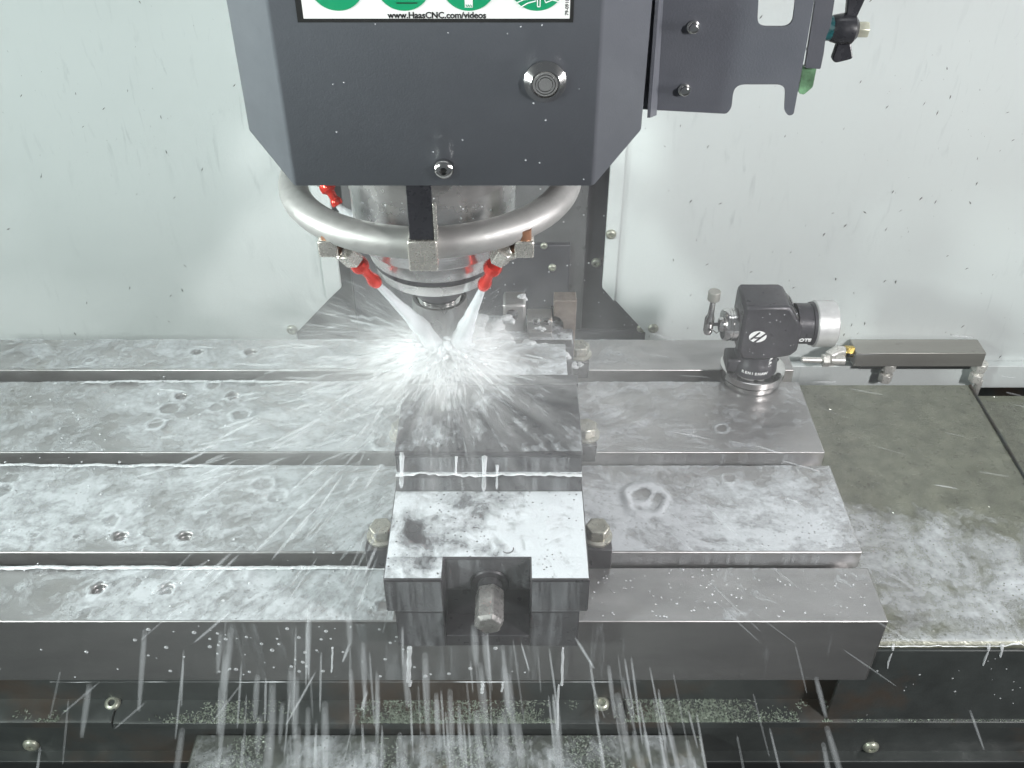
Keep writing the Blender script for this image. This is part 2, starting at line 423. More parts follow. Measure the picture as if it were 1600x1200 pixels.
# front faces of the way covers are painted darker sheet
for root, x0, x1, dy in ((wc1, XT - .02, .463, 0), (wc2, .463, .95, .0)):
    MB().box(x0, x1, .0028, .0057, -.1300, ZW - .0065).build('front_skirt', M['apron'], root, bevel=.0006)
# wiper strip along the seam
pts = [(.4635, y, ZW + .0006 + .0004 * math.sin(y * 60)) for y in [i * .32 / 30 for i in range(31)]]
MB().tube(pts, .0016, 6).build('wiper_edge', M['apron'], wc1)

# ------------------------------------------------------------------ saddle apron under the table
ap = empty('saddle_apron', (0, .02, -.2), 'dark sheet metal saddle apron with a chip covered ledge under the table', 'apron')
MB().box(-.75, XT + .03, .020, .024, -.13, -.076).build('upright_sheet', M['apron'], ap)
segs = [(-.75, -.3275, 0), (-.3265, .0925, -.0016), (.0935, .95, 0)]
for x0, x1, dz in segs:
    mb = MB(); mb.prism([Vector((x0, y, z + dz)) for y, z in ((.0225, -.128), (.0225, -.126), (.003, -.1285), (0, -.130), (0, -.137), (.0015, -.137), (.0015, -.1315))], (x1 - x0, 0, 0))
    mb.build('ledge_sheet', M['apron'], ap, bevel=.0004)
MB().box(-.75, .95, .014, .018, -.195, -.132).build('lower_sheet', M['apron'], ap)
MB().box(-.75, .95, .004, .018, -.1975, -.1945).build('lower_lip', M['apron'], ap, bevel=.0005)
MB().box(-.75, .95, .022, .026, -.40, -.1985).build('base_sheet', M['floor'], ap)
for px, py in ((175, 1097), (940, 1097)):
    p = at(px, py, z=-.126); o = screw(px, py, .012, ap, 1.1); o.location = Vector((p.x, p.y, -.1285)) - worldloc(ap); o.rotation_euler = (R(-75), 0, 0)
for px, py in ((47, 1168), (1362, 1171)): screw(px, py, .014, ap, 1.15)
tray = empty('chip_tray', (-.05, -.05, -.16), 'wet green grey chip tray at the bottom middle, strewn with swarf', 'chip tray')
xa = at(306, 1147, z=-.16); xb = at(1097, 1147, z=-.16)
MB().box(xa.x, xb.x, -.30, xa.y, -.19, -.16).build('tray_top', M['tray'], tray, bevel=.002)

# ================================================================== SPINDLE HEAD COVER
CY = .075; X0, X1, ZB = -.1296, .0484, .3136; CH = .030; ZC = .336
hc = empty('spindle_head_cover', (-.04, .2, .31), 'dark grey painted sheet metal spindle head cover with chamfered sides', 'machine cover')
bm = bmesh.new(); V = lambda *p: bm.verts.new(p)
f0, f1, f2, f3 = V(X0, CY, ZB), V(X1, CY, ZB), V(X1, CY, .85), V(X0, CY, .85)
l0, l1 = V(X0 - CH, CY + CH, ZC), V(X0 - CH, CY + CH, .85); l2, l3 = V(X0 - CH, .40, .85), V(X0 - CH, .40, ZC)
r0, r1 = V(X1 + CH, CY + CH, ZC), V(X1 + CH, CY + CH, .85); r2, r3 = V(X1 + CH, .40, .85), V(X1 + CH, .40, ZC)
for fc in ((f0, f1, f2, f3), (f0, f3, l1, l0), (l0, l1, l2, l3), (f1, r0, r1, f2), (r0, r3, r2, r1)): bm.faces.new(fc)
bmesh.ops.recalc_face_normals(bm, faces=bm.faces)
if bm.faces[0].normal.y > 0: bmesh.ops.reverse_faces(bm, faces=bm.faces)
me = bpy.data.meshes.new('cover_shell'); bm.to_mesh(me); bm.free()
o = link('cover_shell', me, M['paint_dark'], hc, smooth=60, bevel=.0016)
o.modifiers['bevel'].segments = 4; o.modifiers['bevel'].angle_limit = R(30)
so = o.modifiers.new('s', 'SOLIDIFY'); so.thickness = .0022; so.offset = -1
MB().box(X0 + .004, X1 - .002, CY + .012, .42, ZB + .03, .84).build('head_casting', M['black'], hc)
# small return hem under the front edge
MB().box(X0 + .006, X1 - .006, CY + .003, CY + .012, ZB + .0005, ZB + .002).build('bottom_hem', M['paint_dark'], hc)
# sticker
FR = Matrix.Rotation(R(90), 3, 'X')
s0 = at(475, 28, y=CY); s1 = at(890, 25, y=CY)
MB().box(s0.x - .0035, s1.x + .002, CY - .0006, CY - .0001, s0.z - .0022, .50).build('sticker_backing', M['ink'], hc)
st = MB().box(s0.x, s1.x, CY - .0011, CY - .0007, s0.z, .498).build('sticker', M['sticker'], hc)
cz = at(683, 15.5, y=CY).z + .0150
icons = []
for px in (529, 632, 733, 839):
    c = at(px, 8, y=CY)
    icons.append(c.x)
    MB().cyl((c.x, CY - .0012, cz), (c.x, CY - .0016, cz), .0150, seg=48).build('icon_disc', M['green'], st, smooth=0)
# white end mill pictogram and chip pictogram
def strip(mb, pts, wd, y): 
    for (xa_, za), (xb_, zb) in zip(pts, pts[1:]):
        d = Vector((xb_ - xa_, 0, zb - za)); n = Vector((-d.z, 0, d.x)).normalized() * wd / 2
        a_ = Vector((xa_, y, za)); b_ = Vector((xb_, y, zb))
        mb.prism([a_ + n, b_ + n, b_ - n, a_ - n], (0, -.0003, 0))
zi = at(733, 10, y=CY).z
mb = MB(); mb.box(icons[2] - .0022, icons[2] + .0020, CY - .0020, CY - .0017, zi, zi + .016); mb.build('icon_tool', M['sticker'], st, smooth=0)
mb = MB()
for k in range(3): strip(mb, [(icons[2] - .0016 + k * .0012, zi + .0016), (icons[2] - .0008 + k * .0012, zi + .0004)], .0003, CY - .00205)
mb.build('icon_flutes', M['green'], st, smooth=0)
mb = MB(); c4 = icons[3]; za = at(839, 2, y=CY).z
strip(mb, [(c4 - .0125, za - .0010), (c4 - .007, za + .0014), (c4 - .002, za + .002)], .0005, CY - .0017)
strip(mb, [(c4 - .0095, za - .0030), (c4 - .005, za - .0004), (c4 - .0005, za + .0008)], .0005, CY - .0017)
strip(mb, [(c4 + .0030, za + .004), (c4 + .0045, za - .0002), (c4 + .008, za + .0012), (c4 + .0125, za + .0002)], .0005, CY - .0017)
strip(mb, [(c4 + .0002, za + .003), (c4 + .0002, za - .0022), (c4 + .0016, za - .0022), (c4 + .0016, za + .003)], .0005, CY - .0017)
mb.build('icon_lines', M['sticker'], st, smooth=0)
mb = MB(); c2 = icons[1]; mb.box(c2 - .004, c2 + .007, CY - .0020, CY - .0017, za - .0006, za - .0001); mb.build('icon_lines', M['ink'], st, smooth=0)
t0 = at(683, 23, y=CY)
lettering('lettering', 'www.HaasCNC.com/videos', M['ink'], st, .0046, (t0.x, CY - .0012, t0.z), FR, .00015, .00010)
t1 = at(886, 10, y=CY)
lettering('lettering', '79-0910', M['ink'], st, .0026, (t1.x, CY - .0012, t1.z), FR @ Matrix.Rotation(R(90), 3, 'Z'), .0001, .00004)
# push button
p = at(852, 130, y=CY - .003)
pb = MB().lathe((p.x, CY - .0002, p.z), (0, -1, 0), [(0, .0116), (.0012, .0118), (.0052, .0082), (.0052, .0076), (.0026, .0075)], 48).build('push_button', M['chrome'], hc)
cp = MB().lathe((p.x, CY - .0024, p.z), (0, -1, 0), [(0, .0071), (.0022, .0071), (.0027, .0066), (.0027, .0001)], 40).build('button_cap', M['turned_lt'], pb)
for rr in (.0040, .0055): MB().torus((0, 0, 0), rr, .00022, 0, 360, 40, 6).build('button_groove', M['ink'], pb, local=True)
for ch in list(pb.children):
    if ch.name.startswith('button_groove'): ch.location = Vector((p.x, CY - .0052, p.z)) - worldloc(pb) ; ch.rotation_euler = (R(90), 0, 0)
# button head screw
p = at(693, 266, y=CY - .003)
bs = MB().lathe((p.x, CY - .0002, p.z), (0, -1, 0), [(0, .0062), (.0012, .0062), (.0032, .0054), (.0044, .0036), (.0046, .0024), (.0046, .0023), (.0022, .0022)], 28).build('button_head_screw', M['chrome'], hc)
MB().lathe((p.x, CY - .0026, p.z), (0, -1, 0), [(0, .0021), (.0003, .0020)], 6).build('hex_socket', M['ink'], bs)

# ================================================================== SIDE BRACKET with wing knob
BY = .14
bk = empty('side_bracket', (.13, BY, .33), 'dark grey sheet bracket with rounded cutouts at the right of the head cover', 'bracket')
def bp_(px, py): return at(px, py, y=BY)
outer = [bp_(*q) for q in ((985, -70), (985, 170), (1136, 178), (1143, 168), (1147, 132), (1228, 132), (1226, 174), (1232, 181), (1240, 179), (1262, 60), (1284, -70))]
rad = [0, .002, .004, .003, .008, .006, .002, .003, .003, 0, 0]
mb = MB(); mb.prism(rounded(outer, rad), (0, .0022, 0)); plate = mb.build('bracket_plate', M['paint_side'], bk, smooth=20)
win = [bp_(*q) for q in ((1188, -60), (1183, 42), (1238, 42), (1250, -60))]
cb_ = MB(); cb_.prism([v + Vector((0, -.01, 0)) for v in rounded(win, [0, .006, .006, 0])], (0, .03, 0)); me = cb_.mesh('c')
plate.location = (0, 0, 0); plate.parent = None; boolean_cut(plate, me); plate.parent = bk; plate.location = -worldloc(bk)
fl = [at(1016, 184, y=BY - .012), at(1026, 180, y=BY), at(1040, -60, y=BY), at(1034, -60, y=BY - .012)]
MB().prism(fl, (-.002, 0, 0)).build('mounting_flange', M['paint_side'], bk)
for px, py in ((1083, 42), (1069, 140)):
    p = at(px, py, y=BY)
    st_ = MB().lathe((p.x, BY, p.z), (0, -1, 0), [(0, .0040), (.0008, .0040), (.0012, .0030), (.0042, .0028), (.0046, .0022)], 20).build('stud', M['chrome'], bk)
# rear strap and sealing strip
q = [at(*v, y=BY + .012) for v in ((1284, -60), (1258, 106), (1282, 108), (1287, 84), (1290, 60), (1298, 40), (1304, 0), (1320, -60))]
MB().prism(rounded(q, .001), (0, .003, 0)).build('rear_strap', M['paint_side'], bk, smooth=20)
q = [at(*v, y=BY + .016) for v in ((1254, 104), (1248, 146), (1256, 148), (1270, 136), (1276, 106))]
MB().prism(rounded(q, .001), (0, .004, 0)).build('seal_strip', M['greengunk'], bk, smooth=20)
kn = empty('wing_knob', at(1325, 45, y=BY + .02), 'black plastic wing knob on the far side of the bracket', 'knob')
k0, k1 = at(1293, 44, y=BY + .02), at(1338, 46, y=BY + .02)
MB().tube([k0, k0.lerp(k1, .15), k0.lerp(k1, .5), k0.lerp(k1, .85), k1], [.006, .008, .0095, .009, .006], 20).build('hub', M['black'], kn)
MB().tube([k0 - Vector((.003, 0, 0)), k0 + Vector((.005, 0, 0))], .0075, 16).build('collar', M['bluegunk'], kn)
MB().cyl(k1, k1 + Vector((.007, 0, 0)), .0052, seg=6).build('nut', M['pale_bolt'], kn, bevel=.0005)
for q in (((1312, 60), (1300, 94), (1306, 99), (1330, 93), (1333, 90), (1328, 55)), ((1322, 34), (1330, -60), (1375, -60), (1352, 0), (1336, 34))):
    MB().prism(rounded([at(*v, y=BY + .018) for v in q], .002), (0, .005, 0)).build('wing', M['black'], kn, bevel=.0008)

# ================================================================== SPINDLE, TOOL
spn = empty('spindle', (SX, SY, .188), 'polished steel spindle nose hanging below the head cover', 'spindle')
MB().lathe((SX, SY, 0), (0, 0, 1), [(.219, .0540), (.2195, .0585), (.222, .0600), (.262, .0602), (.2625, .0610), (.345, .0612)], 64).build('housing', M['turned'], spn)
MB().lathe((SX, SY, 0), (0, 0, 1), [(.204, .0490), (.2045, .0505), (.2175, .0525), (.2190, .0520)], 64).build('nose_cap', M['turned'], spn)
MB().lathe((SX, SY, 0), (0, 0, 1), [(.1985, .0470), (.2000, .0490), (.2038, .0492)], 64).build('seal_ring', M['steel_dark'], spn)
MB().lathe((SX, SY, 0), (0, 0, 1), [(.188, .0290), (.1885, .0440), (.1905, .0462), (.1984, .0475)], 64).build('face_ring', M['turned_lt'], spn)
th = empty('tool_holder', (SX, SY, .122), 'round steel face mill in its holder just above the vise jaws', 'milling cutter')
MB().lathe((SX, SY, 0), (0, 0, 1), [(.1660, .0180), (.1665, .0192), (.1878, .0192)], 40).build('holder_flange', M['steel_dark'], th)
MB().lathe((SX, SY, 0), (0, 0, 1), [(.150, .0160)] + [(.1515 + k * .0020 + d, .0172 - (.0012 if d else 0)) for k in range(7) for d in (0, .001)] + [(.1662, .0160)], 40).build('threaded_collar', M['chrome'], th)
MB().lathe((SX, SY, 0), (0, 0, 1), [(.121, .0120), (.1212, .0160), (.125, .0200), (.131, .0214), (.158, .0216), (.161, .0212), (.1612, .0190), (.155, .0188), (.150, .0165)], 48).build('cutter_body', M['cutter'], th)

# ================================================================== COOLANT RING
RC = Vector((-.0585, .1945, .2625)); RR, RT = .0985, .0105
cr = empty('coolant_ring', RC, 'grey round pipe ring carrying coolant nozzles round the spindle', 'coolant ring')
MB().torus(RC, RR, RT, 150, 390, 72, 20).build('ring_pipe', M['alu'], cr, smooth=60)
for a in (150, 390):
    e = RC + Vector((math.cos(R(a)), math.sin(R(a)), 0)) * RR
    MB().tube([e, e + Vector((0, .01, .02)), e + Vector((0, .012, .09))], RT, 16).build('ring_riser', M['alu'], cr, smooth=60)
zt = at(660, 376, y=.078).z; zb_ = at(660, 424, y=.078).z
xa = at(636, 376, y=.078).x; xb = at(682, 376, y=.078).x
MB().box(xa + .0015, xb - .0015, .0785, .0815, zt, .36).build('hanger_strap', M['black'], cr, bevel=.0006)
MB().box(xa, xb, .0775, .100, zb_, zt - .0005).build('clamp_block', M['nickel'], cr, bevel=.001)
MB().box(xb - .0012, xb + .001, .0775, .0790, zt, zt + .026).build('clamp_tab', M['nickel'], cr, bevel=.0003)

def fitting(pblock, pelbow, pnut, pmid, ptip, nm):
    "elbow fitting under the ring with a red nozzle"
    f = MB(); c = Vector(pblock)
    f.box(c.x - .0065, c.x + .0065, c.y - .0062, c.y + .0062, c.z - .0062, c.z + .0062)
    root = f.build('elbow_fitting', M['nickel'], cr, bevel=.0012)
    MB().cyl(c + Vector((0, 0, .006)), c + Vector((0, 0, .013)), .0048, seg=16).build('thread', M['copper'], root)
    e = Vector(pelbow)
    MB().tube([c, c.lerp(e, .55)], .0038, 12).build('neck', M['copper'], root)
    d = (Vector(pnut) - e).normalized()
    MB().cyl(c.lerp(e, .5), e, .0062, .0066, seg=18).build('elbow_barrel', M['nickel'], root, bevel=.0006)
    MB().cyl(e - d * .0075, e + d * .0075, .0074, seg=6).build('elbow_nut', M['nickel'], root, bevel=.0006)
    n, md, t = Vector(pnut), Vector(pmid), Vector(ptip)
    dd = (t - n).normalized(); Ln = (t - n).length
    nz_ = MB().lathe(n, dd, [(-.004, .0052), (.0, .0064), (.004, .0064), (.0065, .0035), (Ln * .62, .0033), (Ln * .68, .0042), (Ln * .84, .0051), (Ln * .97, .0044), (Ln, .0026)], 20).build('red_nozzle', M['red'], root)
    mbn = MB().lathe(n, dd, [(.0005, .0067), (.0045, .0067)], 6); mbn.build('nozzle_hex', M['red'], root, bevel=.0004)
    return t, dd
J = []
J.append(fitting(at(514, 383, y=.112), at(545, 398, y=.116), at(560, 412, y=.124), at(575, 425, y=.135), at(589, 443, y=.146), 'l'))
J.append(fitting(at(819, 384, y=.112), at(785, 396, y=.114), at(771, 416, y=.122), at(766, 425, y=.13), at(755, 448, y=.142), 'r'))
J.append(fitting(at(492, 262, y=.265), at(500, 272, y=.263), at(510, 290, y=.262), at(516, 300, y=.258), at(529, 321, y=.255), 'b'))

# ================================================================== VISE
VX0, VX1, VT = -.0865, .0523, .073
vs = empty('machine_vise', (-.017, .11, 0), 'heavy dark iron machine vise clamped across the table', 'vise')
FY = -.0225; NY = -.0033; NX0, NX1 = -.0468, .0126
plan = [(VX0, FY), (NX0, FY), (NX0, NY), (NX1, NY), (NX1, FY), (VX1, FY), (VX1, .262), (VX0, .262)]
MB().prism([Vector((x, y, VT)) for x, y in plan], (0, 0, -.033)).build('vise_bed', M['vise'], vs, bevel=.0009)
plan = [(VX0 + .0055, FY + .0006), (NX0, FY + .0006), (NX0, NY + .001), (NX1, NY + .001), (NX1, FY + .0006), (VX1 - .0055, FY + .0006), (VX1 - .0055, .258), (VX0 + .0055, .258)]
MB().prism([Vector((x, y, .0398)) for x, y in plan], (0, 0, -.0395)).build('vise_base', M['vise'], vs, bevel=.0006)
MB().box(NX0 - .0002, NX1 + .0002, FY + .001, NY + .002, .0004, .012).build('front_web', M['vise'], vs, bevel=.0006)
hz = .0482; hx = -.0155
MB().lathe((hx, 0, hz), (0, -1, 0), [(-.01, .0135), (.0045, .0135), (.0055, .0125)], 32).build('thrust_collar', M['vise'], vs)
hs = MB().lathe((hx, 0, hz), (0, -1, 0), [(.0058, .0085), (.012, .0085), (.0125, .0098)], 24).build('screw_neck', M['steel_dark'], vs)
MB().lathe((hx, 0, hz), (0, -1, 0), [(.0126, .0094), (.0129, .0104), (.0390, .0104), (.0418, .0080)], 6, phase=.5).build('screw_hex', M['hexsteel'], vs, bevel=.0006, smooth=20)
# bed top holes
for px, py in ((743, 832), (793, 828), (793, 858), (645, 826)):
    p = at(px, py, z=VT)
    MB().lathe((p.x, p.y, VT - .0005), (0, 0, 1), [(0, .0045), (.0012, .0045), (.0012, .0038), (.0007, .0036)], 18).build('bed_plug', M['steel_dark'], vs)
# moving jaw
mj = MB(); jx0, jx1 = -.0842, .0508
pr = [(.0615, VT + .0004), (.0615, VT + .015), (.0645, VT + .0165), (.0645, VT + .0325), (.0628, VT + .0335), (.0628, VT + .0370), (.1420, VT + .0370), (.1420, VT + .0004)]
mj.prism([Vector((jx0, y, z)) for y, z in pr], (jx1 - jx0, 0, 0)); mj.build('moving_jaw', M['vise'], vs, bevel=.0008)
MB().box(jx0 - .001, jx1 + .001, .1423, .1545, VT + .0006, VT + .0372).build('jaw_plate', M['steel_dark'], vs, bevel=.0006)
MB().box(VX0 + .002, VX1 - .002, .2000, .2120, VT + .0006, VT + .030).build('jaw_plate', M['steel_dark'], vs, bevel=.0006)
MB().box(VX0, VX1, .2122, .256, VT - .0002, VT + .024).build('fixed_jaw', M['vise'], vs, bevel=.001)
wp = MB().box(-.080, .044, .1547, .1998, VT + .012, VT + .0345).build('workpiece', M['steel'], None, bevel=.0008)
tag(wp, 'bright metal workpiece gripped between the vise jaws under the spray', 'workpiece')
# work stop standing on the fixed jaw
ws = empty('work_stop', (.03, .235, VT), 'small steel work stop with a half round hole, right end of the rear vise jaw', 'work stop')
P = lambda px, py, y=.236: at(px, py, y=y)
a, b_ = P(866, 470), P(897, 556)
poly = [Vector((a.x, .236, b_.z)), Vector((b_.x, .236, b_.z)), Vector((b_.x, .236, a.z)), Vector((a.x, .236, a.z))]
h0 = P(864, 510); arc = [Vector((a.x + .0085 * math.cos(t), .236, h0.z + .0105 * math.sin(t))) for t in [R(90 - 18 * k) for k in range(11)]]
mb = MB(); mb.prism([poly[3]] + arc + [poly[0], poly[1], poly[2]], (0, .014, 0)); mb.build('end_plate', M['brownsteel'], ws, bevel=.0005)
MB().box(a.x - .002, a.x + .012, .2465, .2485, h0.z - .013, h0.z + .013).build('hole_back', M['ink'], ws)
a, b_ = P(824, 494), P(862, 516); zt = P(842, 492).z
MB().box(a.x, b_.x, .226, .246, VT + .0235, zt).build('step_block', M['steel'], ws, bevel=.0008)
for px in (838, 855):
    p = at(px, 504, z=zt); MB().lathe((p.x, p.y, zt), (0, 0, 1), [(0, .0036), (.0024, .0036), (.0030, .0028)], 18).build('cap_screw', M['chrome'], ws)
a, b_ = at(826, 520, y=.222), at(862, 545, y=.222)
mb = MB(); mb.prism([Vector((a.x, .222, a.z)), Vector((b_.x, .222, a.z)), Vector((b_.x, .222, b_.z)), Vector((a.x, .222, b_.z + .008))], (0, .004, 0)); mb.build('wedge', M['steel'], ws, bevel=.0006)
a, b_ = P(786, 470), P(821, 545)
MB().box(a.x, b_.x, .230, .252, VT + .0235, a.z).build('stop_block', M['steel'], ws, bevel=.0025)
p = at(800, 492, y=.2295); MB().lathe((p.x, .230, p.z), (0, -1, 0), [(0, .005), (.002, .005), (.002, .003), (.0005, .0028)], 18).build('cap_screw', M['steel_dark'], ws)
p = at(768, 518, z=VT + .030); MB().sphere(p, .0085, 20, 12, (1.2, 1, .8)).build('round_knob', M['steel'], ws, smooth=80)

# vise clamps with hex bolts
def clamp(x0, x1, y0, y1, zt, label, bx, by, rot):
    root = empty('hold_down_clamp', ((x0 + x1) / 2, (y0 + y1) / 2, 0), label, 'clamp', 'clamps holding the vise to the table')
    MB().box(x0, x1, y0, y1, .0006, zt).build('clamp_block', M['vise'], root, bevel=.0009)
    bb = MB(); bb.lathe((bx, by, zt), (0, 0, 1), [(0.0002, .0118), (.0022, .0118), (.0030, .0108)], 32)
    w_ = bb.build('flange_bolt', M['bolt'], root)
    hb = MB(); hb.lathe((bx, by, zt), (0, 0, 1), [(.0031, .0098), (.0112, .0098), (.0122, .0088)], 6, phase=rot); hb.build('bolt_head', M['bolt'], w_, bevel=.0007, smooth=20)
VXr = VX1 + .0006; VXl = VX0 - .0006
clamp(VXr, .0765, .0500, .0770, .022, 'dark clamp with flanged hex bolt right of the vise, nearest the camera', .0655, .0640, .2)
clamp(VXr, .0730, .1715, .1960, .020, 'half hidden bolted clamp right of the vise beside the moving jaw', .0645, .1850, .6)
clamp(VXr, .0740, .2900, .3180, .020, 'foam covered bolted clamp right of the vise at its rear end', .0650, .3030, .4)
clamp(-.1120, VXl, .0500, .0770, .022, 'foam covered bolted clamp left of the vise, nearest the camera', -.1000, .0640, .35)
clamp(-.1000, VXl, .1715, .1960, .020, 'bolted clamp left of the vise beside the moving jaw', -.0950, .1850, .1)

# ================================================================== TOOL SETTER PROBE
OX, OY = .2310, .2920
ot = empty('tool_setter', (OX, OY, 0), 'black tool setting probe with round silver base at the right end of the table', 'tool setter')
OT = MB(); OT.lathe((OX, OY, 0), (0, 0, 1), [(.0006, .0270), (.0010, .0285), (.0058, .0285), (.0062, .0270), (.0078, .0270), (.0080, .0300), (.0086, .0306), (.0150, .0306), (.0156, .0298)], 56)
OT.build('round_base', M['chrome'], ot)
MB().lathe((OX, OY, 0), (0, 0, 1), [(.0157, .0225), (.0260, .0215), (.0275, .0200), (.0420, .0175)], 40).build('lower_post', M['black_anod'], ot)
MB().box(OX - .0275, OX - .0135, OY - .012, OY + .010, .0158, .0300).build('post_ear', M['black_anod'], ot, bevel=.002)
for k in (-150, -95, -35, 20):
    MB().lathe((OX + .0262 * math.cos(R(k)), OY + .0262 * math.sin(R(k)), .0156), (0, 0, 1), [(0, .0024), (.0006, .0023)], 14).build('base_hole', M['ink'], ot)
HZ = .0640; hx0, hx1 = .2085, .2640
# body: upright round-edged housing plus horizontal barrel
bpol = [(hx0, .046), (hx0 + .006, .036), (.236, .036), (hx1 - .006, .0405), (hx1, .046), (hx1, HZ + .008), (hx1 - .014, .0935), (.246, .0955), (hx0 + .003, .0955), (hx0, .0930)]
MB().prism([Vector((x, OY - .020, z)) for x, z in bpol], (0, .040, 0)).build('housing', M['black_anod'], ot, bevel=.003)
# sloped window on the upper right corner
n = Vector((.0935 - HZ - .008, 0, .014)).normalized(); c = Vector(((2 * hx1 - .014) / 2, OY, (HZ + .008 + .0935) / 2))
u = Vector((-n.z, 0, n.x)); 
def oval(a, b2, off): return [c + n * off + u * a * math.cos(t) + Vector((0, 1, 0)) * b2 * math.sin(t) for t in [2 * math.pi * k / 28 for k in range(28)]]
wb = MB().prism(oval(.0118, .0150, .0002), n * .0009).build('window_rim', M['steel'], ot)
MB().prism(oval(.0095, .0122, .0011), n * .0006).build('window_glass', M['black'], wb)
MB().lathe((hx1 - .002, OY, HZ), (1, 0, 0), [(0, .0190), (.0135, .0190), (.0140, .0202), (.0165, .0204)], 40).build('barrel', M['black_anod'], ot)
MB().lathe((hx1 + .0147, OY, HZ), (1, 0, 0), [(0, .0205), (.0012, .0218), (.0185, .0218), (.0200, .0205), (.0200, .0180)], 44).build('end_cap', M['cap'], ot)
MB().lathe((hx0 + .001, OY, HZ - .001), (-1, 0, 0), [(0, .0155), (.0060, .0155), (.0065, .0148), (.0085, .0148), (.0090, .0155), (.0125, .0152), (.0140, .0138), (.0140, .0070), (.0175, .0060), (.0180, .0030)], 36).build('stylus_mount', M['chrome'], ot)
sx = hx0 - .0255
MB().tube([(hx0 - .016, OY, HZ - .001), (sx, OY, HZ - .001)], .0017, 10).build('stylus_link', M['steel_dark'], ot)
MB().tube([(sx, OY, HZ - .011), (sx, OY, HZ - .008), (sx, OY, HZ + .006), (sx + .0004, OY, HZ + .010), (sx + .0008, OY, HZ + .027)], [.0035, .0045, .0045, .0030, .0024], 14).build('stylus_post', M['chrome'], ot)
MB().lathe((sx + .0008, OY, HZ + .026), (0, 0, 1), [(0, .0052), (.0006, .0057), (.0090, .0057), (.0095, .0052)], 28).build('stylus_disc', M['bar'], ot)
for dz in (-.004, .003): MB().lathe((sx, OY - .0044, HZ + dz), (0, -1, 0), [(0, .0016), (.0004, .0015)], 12).build('grub_screw', M['ink'], ot)
MB().tube([(sx + .002, OY - .003, HZ - .004), (sx + .007, OY - .005, HZ - .0075), (sx + .012, OY - .003, HZ - .004), (sx + .014, OY, HZ)], .0006, 6).build('tether_wire', M['chrome'], ot)
# printed marks on the housing
fy = OY - .0202
lp = at(1184, 526, y=fy)
lg = MB(); lg.prism([Vector((lp.x + .0080 * math.cos(t), fy, lp.z + .0062 * math.sin(t))) for t in [2 * math.pi * k / 30 for k in range(30)]], (0, -.0003, 0)); lgo = lg.build('emblem', M['print'], ot, smooth=0)
mb = MB()
strip(mb, [(lp.x - .0062, lp.z - .0030), (lp.x + .0012, lp.z + .0050)], .0017, fy - .0004)
strip(mb, [(lp.x - .0022, lp.z - .0058), (lp.x + .0072, lp.z + .0038)], .0017, fy - .0004)
strip(mb, [(lp.x - .0030, lp.z - .0012), (lp.x + .0024, lp.z - .0008)], .0014, fy - .0004)
mb.build('emblem_bars', M['black_anod'], lgo, smooth=0)
tp = at(1251, 532, y=OY - .0192)
tp.z = HZ - .006; ang = math.asin(.006 / .0190)
lettering('lettering', 'OTS', M['print'], ot, .0060, (hx1 + .0049, OY - .0193 * math.cos(ang) - .0002, tp.z), Matrix.Rotation(R(90) + ang, 3, 'X'), .0002, .00025)
word = 'RENISHAW'
for i, chx in enumerate(word):
    t = R(-128 + i * 8.0); rr = .0222
    lettering('lettering', chx, M['print'], ot, .0040, (OX + rr * math.cos(t), OY + rr * math.sin(t), .0215), Matrix.Rotation(t + R(90), 3, 'Z') @ Matrix.Rotation(R(90), 3, 'X'), .0002, .0001)
for i, chx in enumerate('HAAS'):
    lettering('lettering', chx, M['print'], ot, .0048, (OX + .0200 * math.cos(R(-58)), OY + .0200 * math.sin(R(-58)), .0400 - i * .0045), Matrix.Rotation(R(32), 3, 'Z') @ Matrix.Rotation(R(90), 3, 'X') @ Matrix.Rotation(R(-90), 3, 'Z'), .0004, .0001)

# ================================================================== COOLANT MANIFOLD on the wall
mf = empty('coolant_manifold', (.49, .48, -.11), 'brushed square bar manifold with pipe fittings low on the right wall', 'manifold')
mz = at(1440, 530, y=.4965).z; mfy = at(1440, 552, z=mz).y; mzb = at(1440, 573, y=mfy).z
mx0 = at(1336, 562, y=mfy).x; mx1 = at(1538, 562, y=mfy).x
MB().box(mx0, mx1, mfy, .4965, mzb, mz).build('square_bar', M['bar'], mf, bevel=.0008)
MB().box(mx0 + .012, mx1 - .010, mfy + .006, .4990, mzb - .008, mzb - .0003).build('mount_rail', M['apron'], mf)
for px in (1386, 1528):
    p = at(px, 580, y=mfy + .008)
    n1 = MB().cyl((p.x, p.y, mzb + .0005), (p.x, p.y, mzb - .0105), .0092, seg=6).build('pipe_nut', M['pale_nut'], mf, bevel=.0008, smooth=20)
    MB().cyl((p.x, p.y, mzb - .0105), (p.x, p.y, mzb - .0160), .0042, seg=14).build('stem', M['pale_nut'], n1)
    MB().cyl((p.x, p.y, mzb - .0160), (p.x, p.y, mzb - .0270), .0082, seg=6).build('pipe_nut', M['pale_nut'], mf, bevel=.0008, smooth=20)
p = at(1528, 600, y=mfy + .008); MB().tube([(p.x, p.y, mzb - .026), (p.x, p.y, mzb - .05), (p.x + .002, p.y, mzb - .09)], .0045, 12).build('feed_pipe', M['pale_nut'], mf)
b0 = at(1338, 549, y=mfy + .012); e0 = at(1312, 549, y=mfy + .008)
MB().cyl((mx0 + .001, b0.y, b0.z), (mx0 - .010, b0.y, b0.z), .0072, seg=6).build('brass_plug', M['brass'], mf, bevel=.0006)
MB().tube([(mx0 - .009, b0.y, b0.z), (mx0 - .018, b0.y, b0.z), (mx0 - .026, b0.y - .004, b0.z - .002), (mx0 - .026, b0.y - .006, b0.z - .014)], [.006, .0078, .0078, .0066], 12).build('elbow', M['pale_nut'], mf)
q = at(1308, 563, y=mfy + .004)
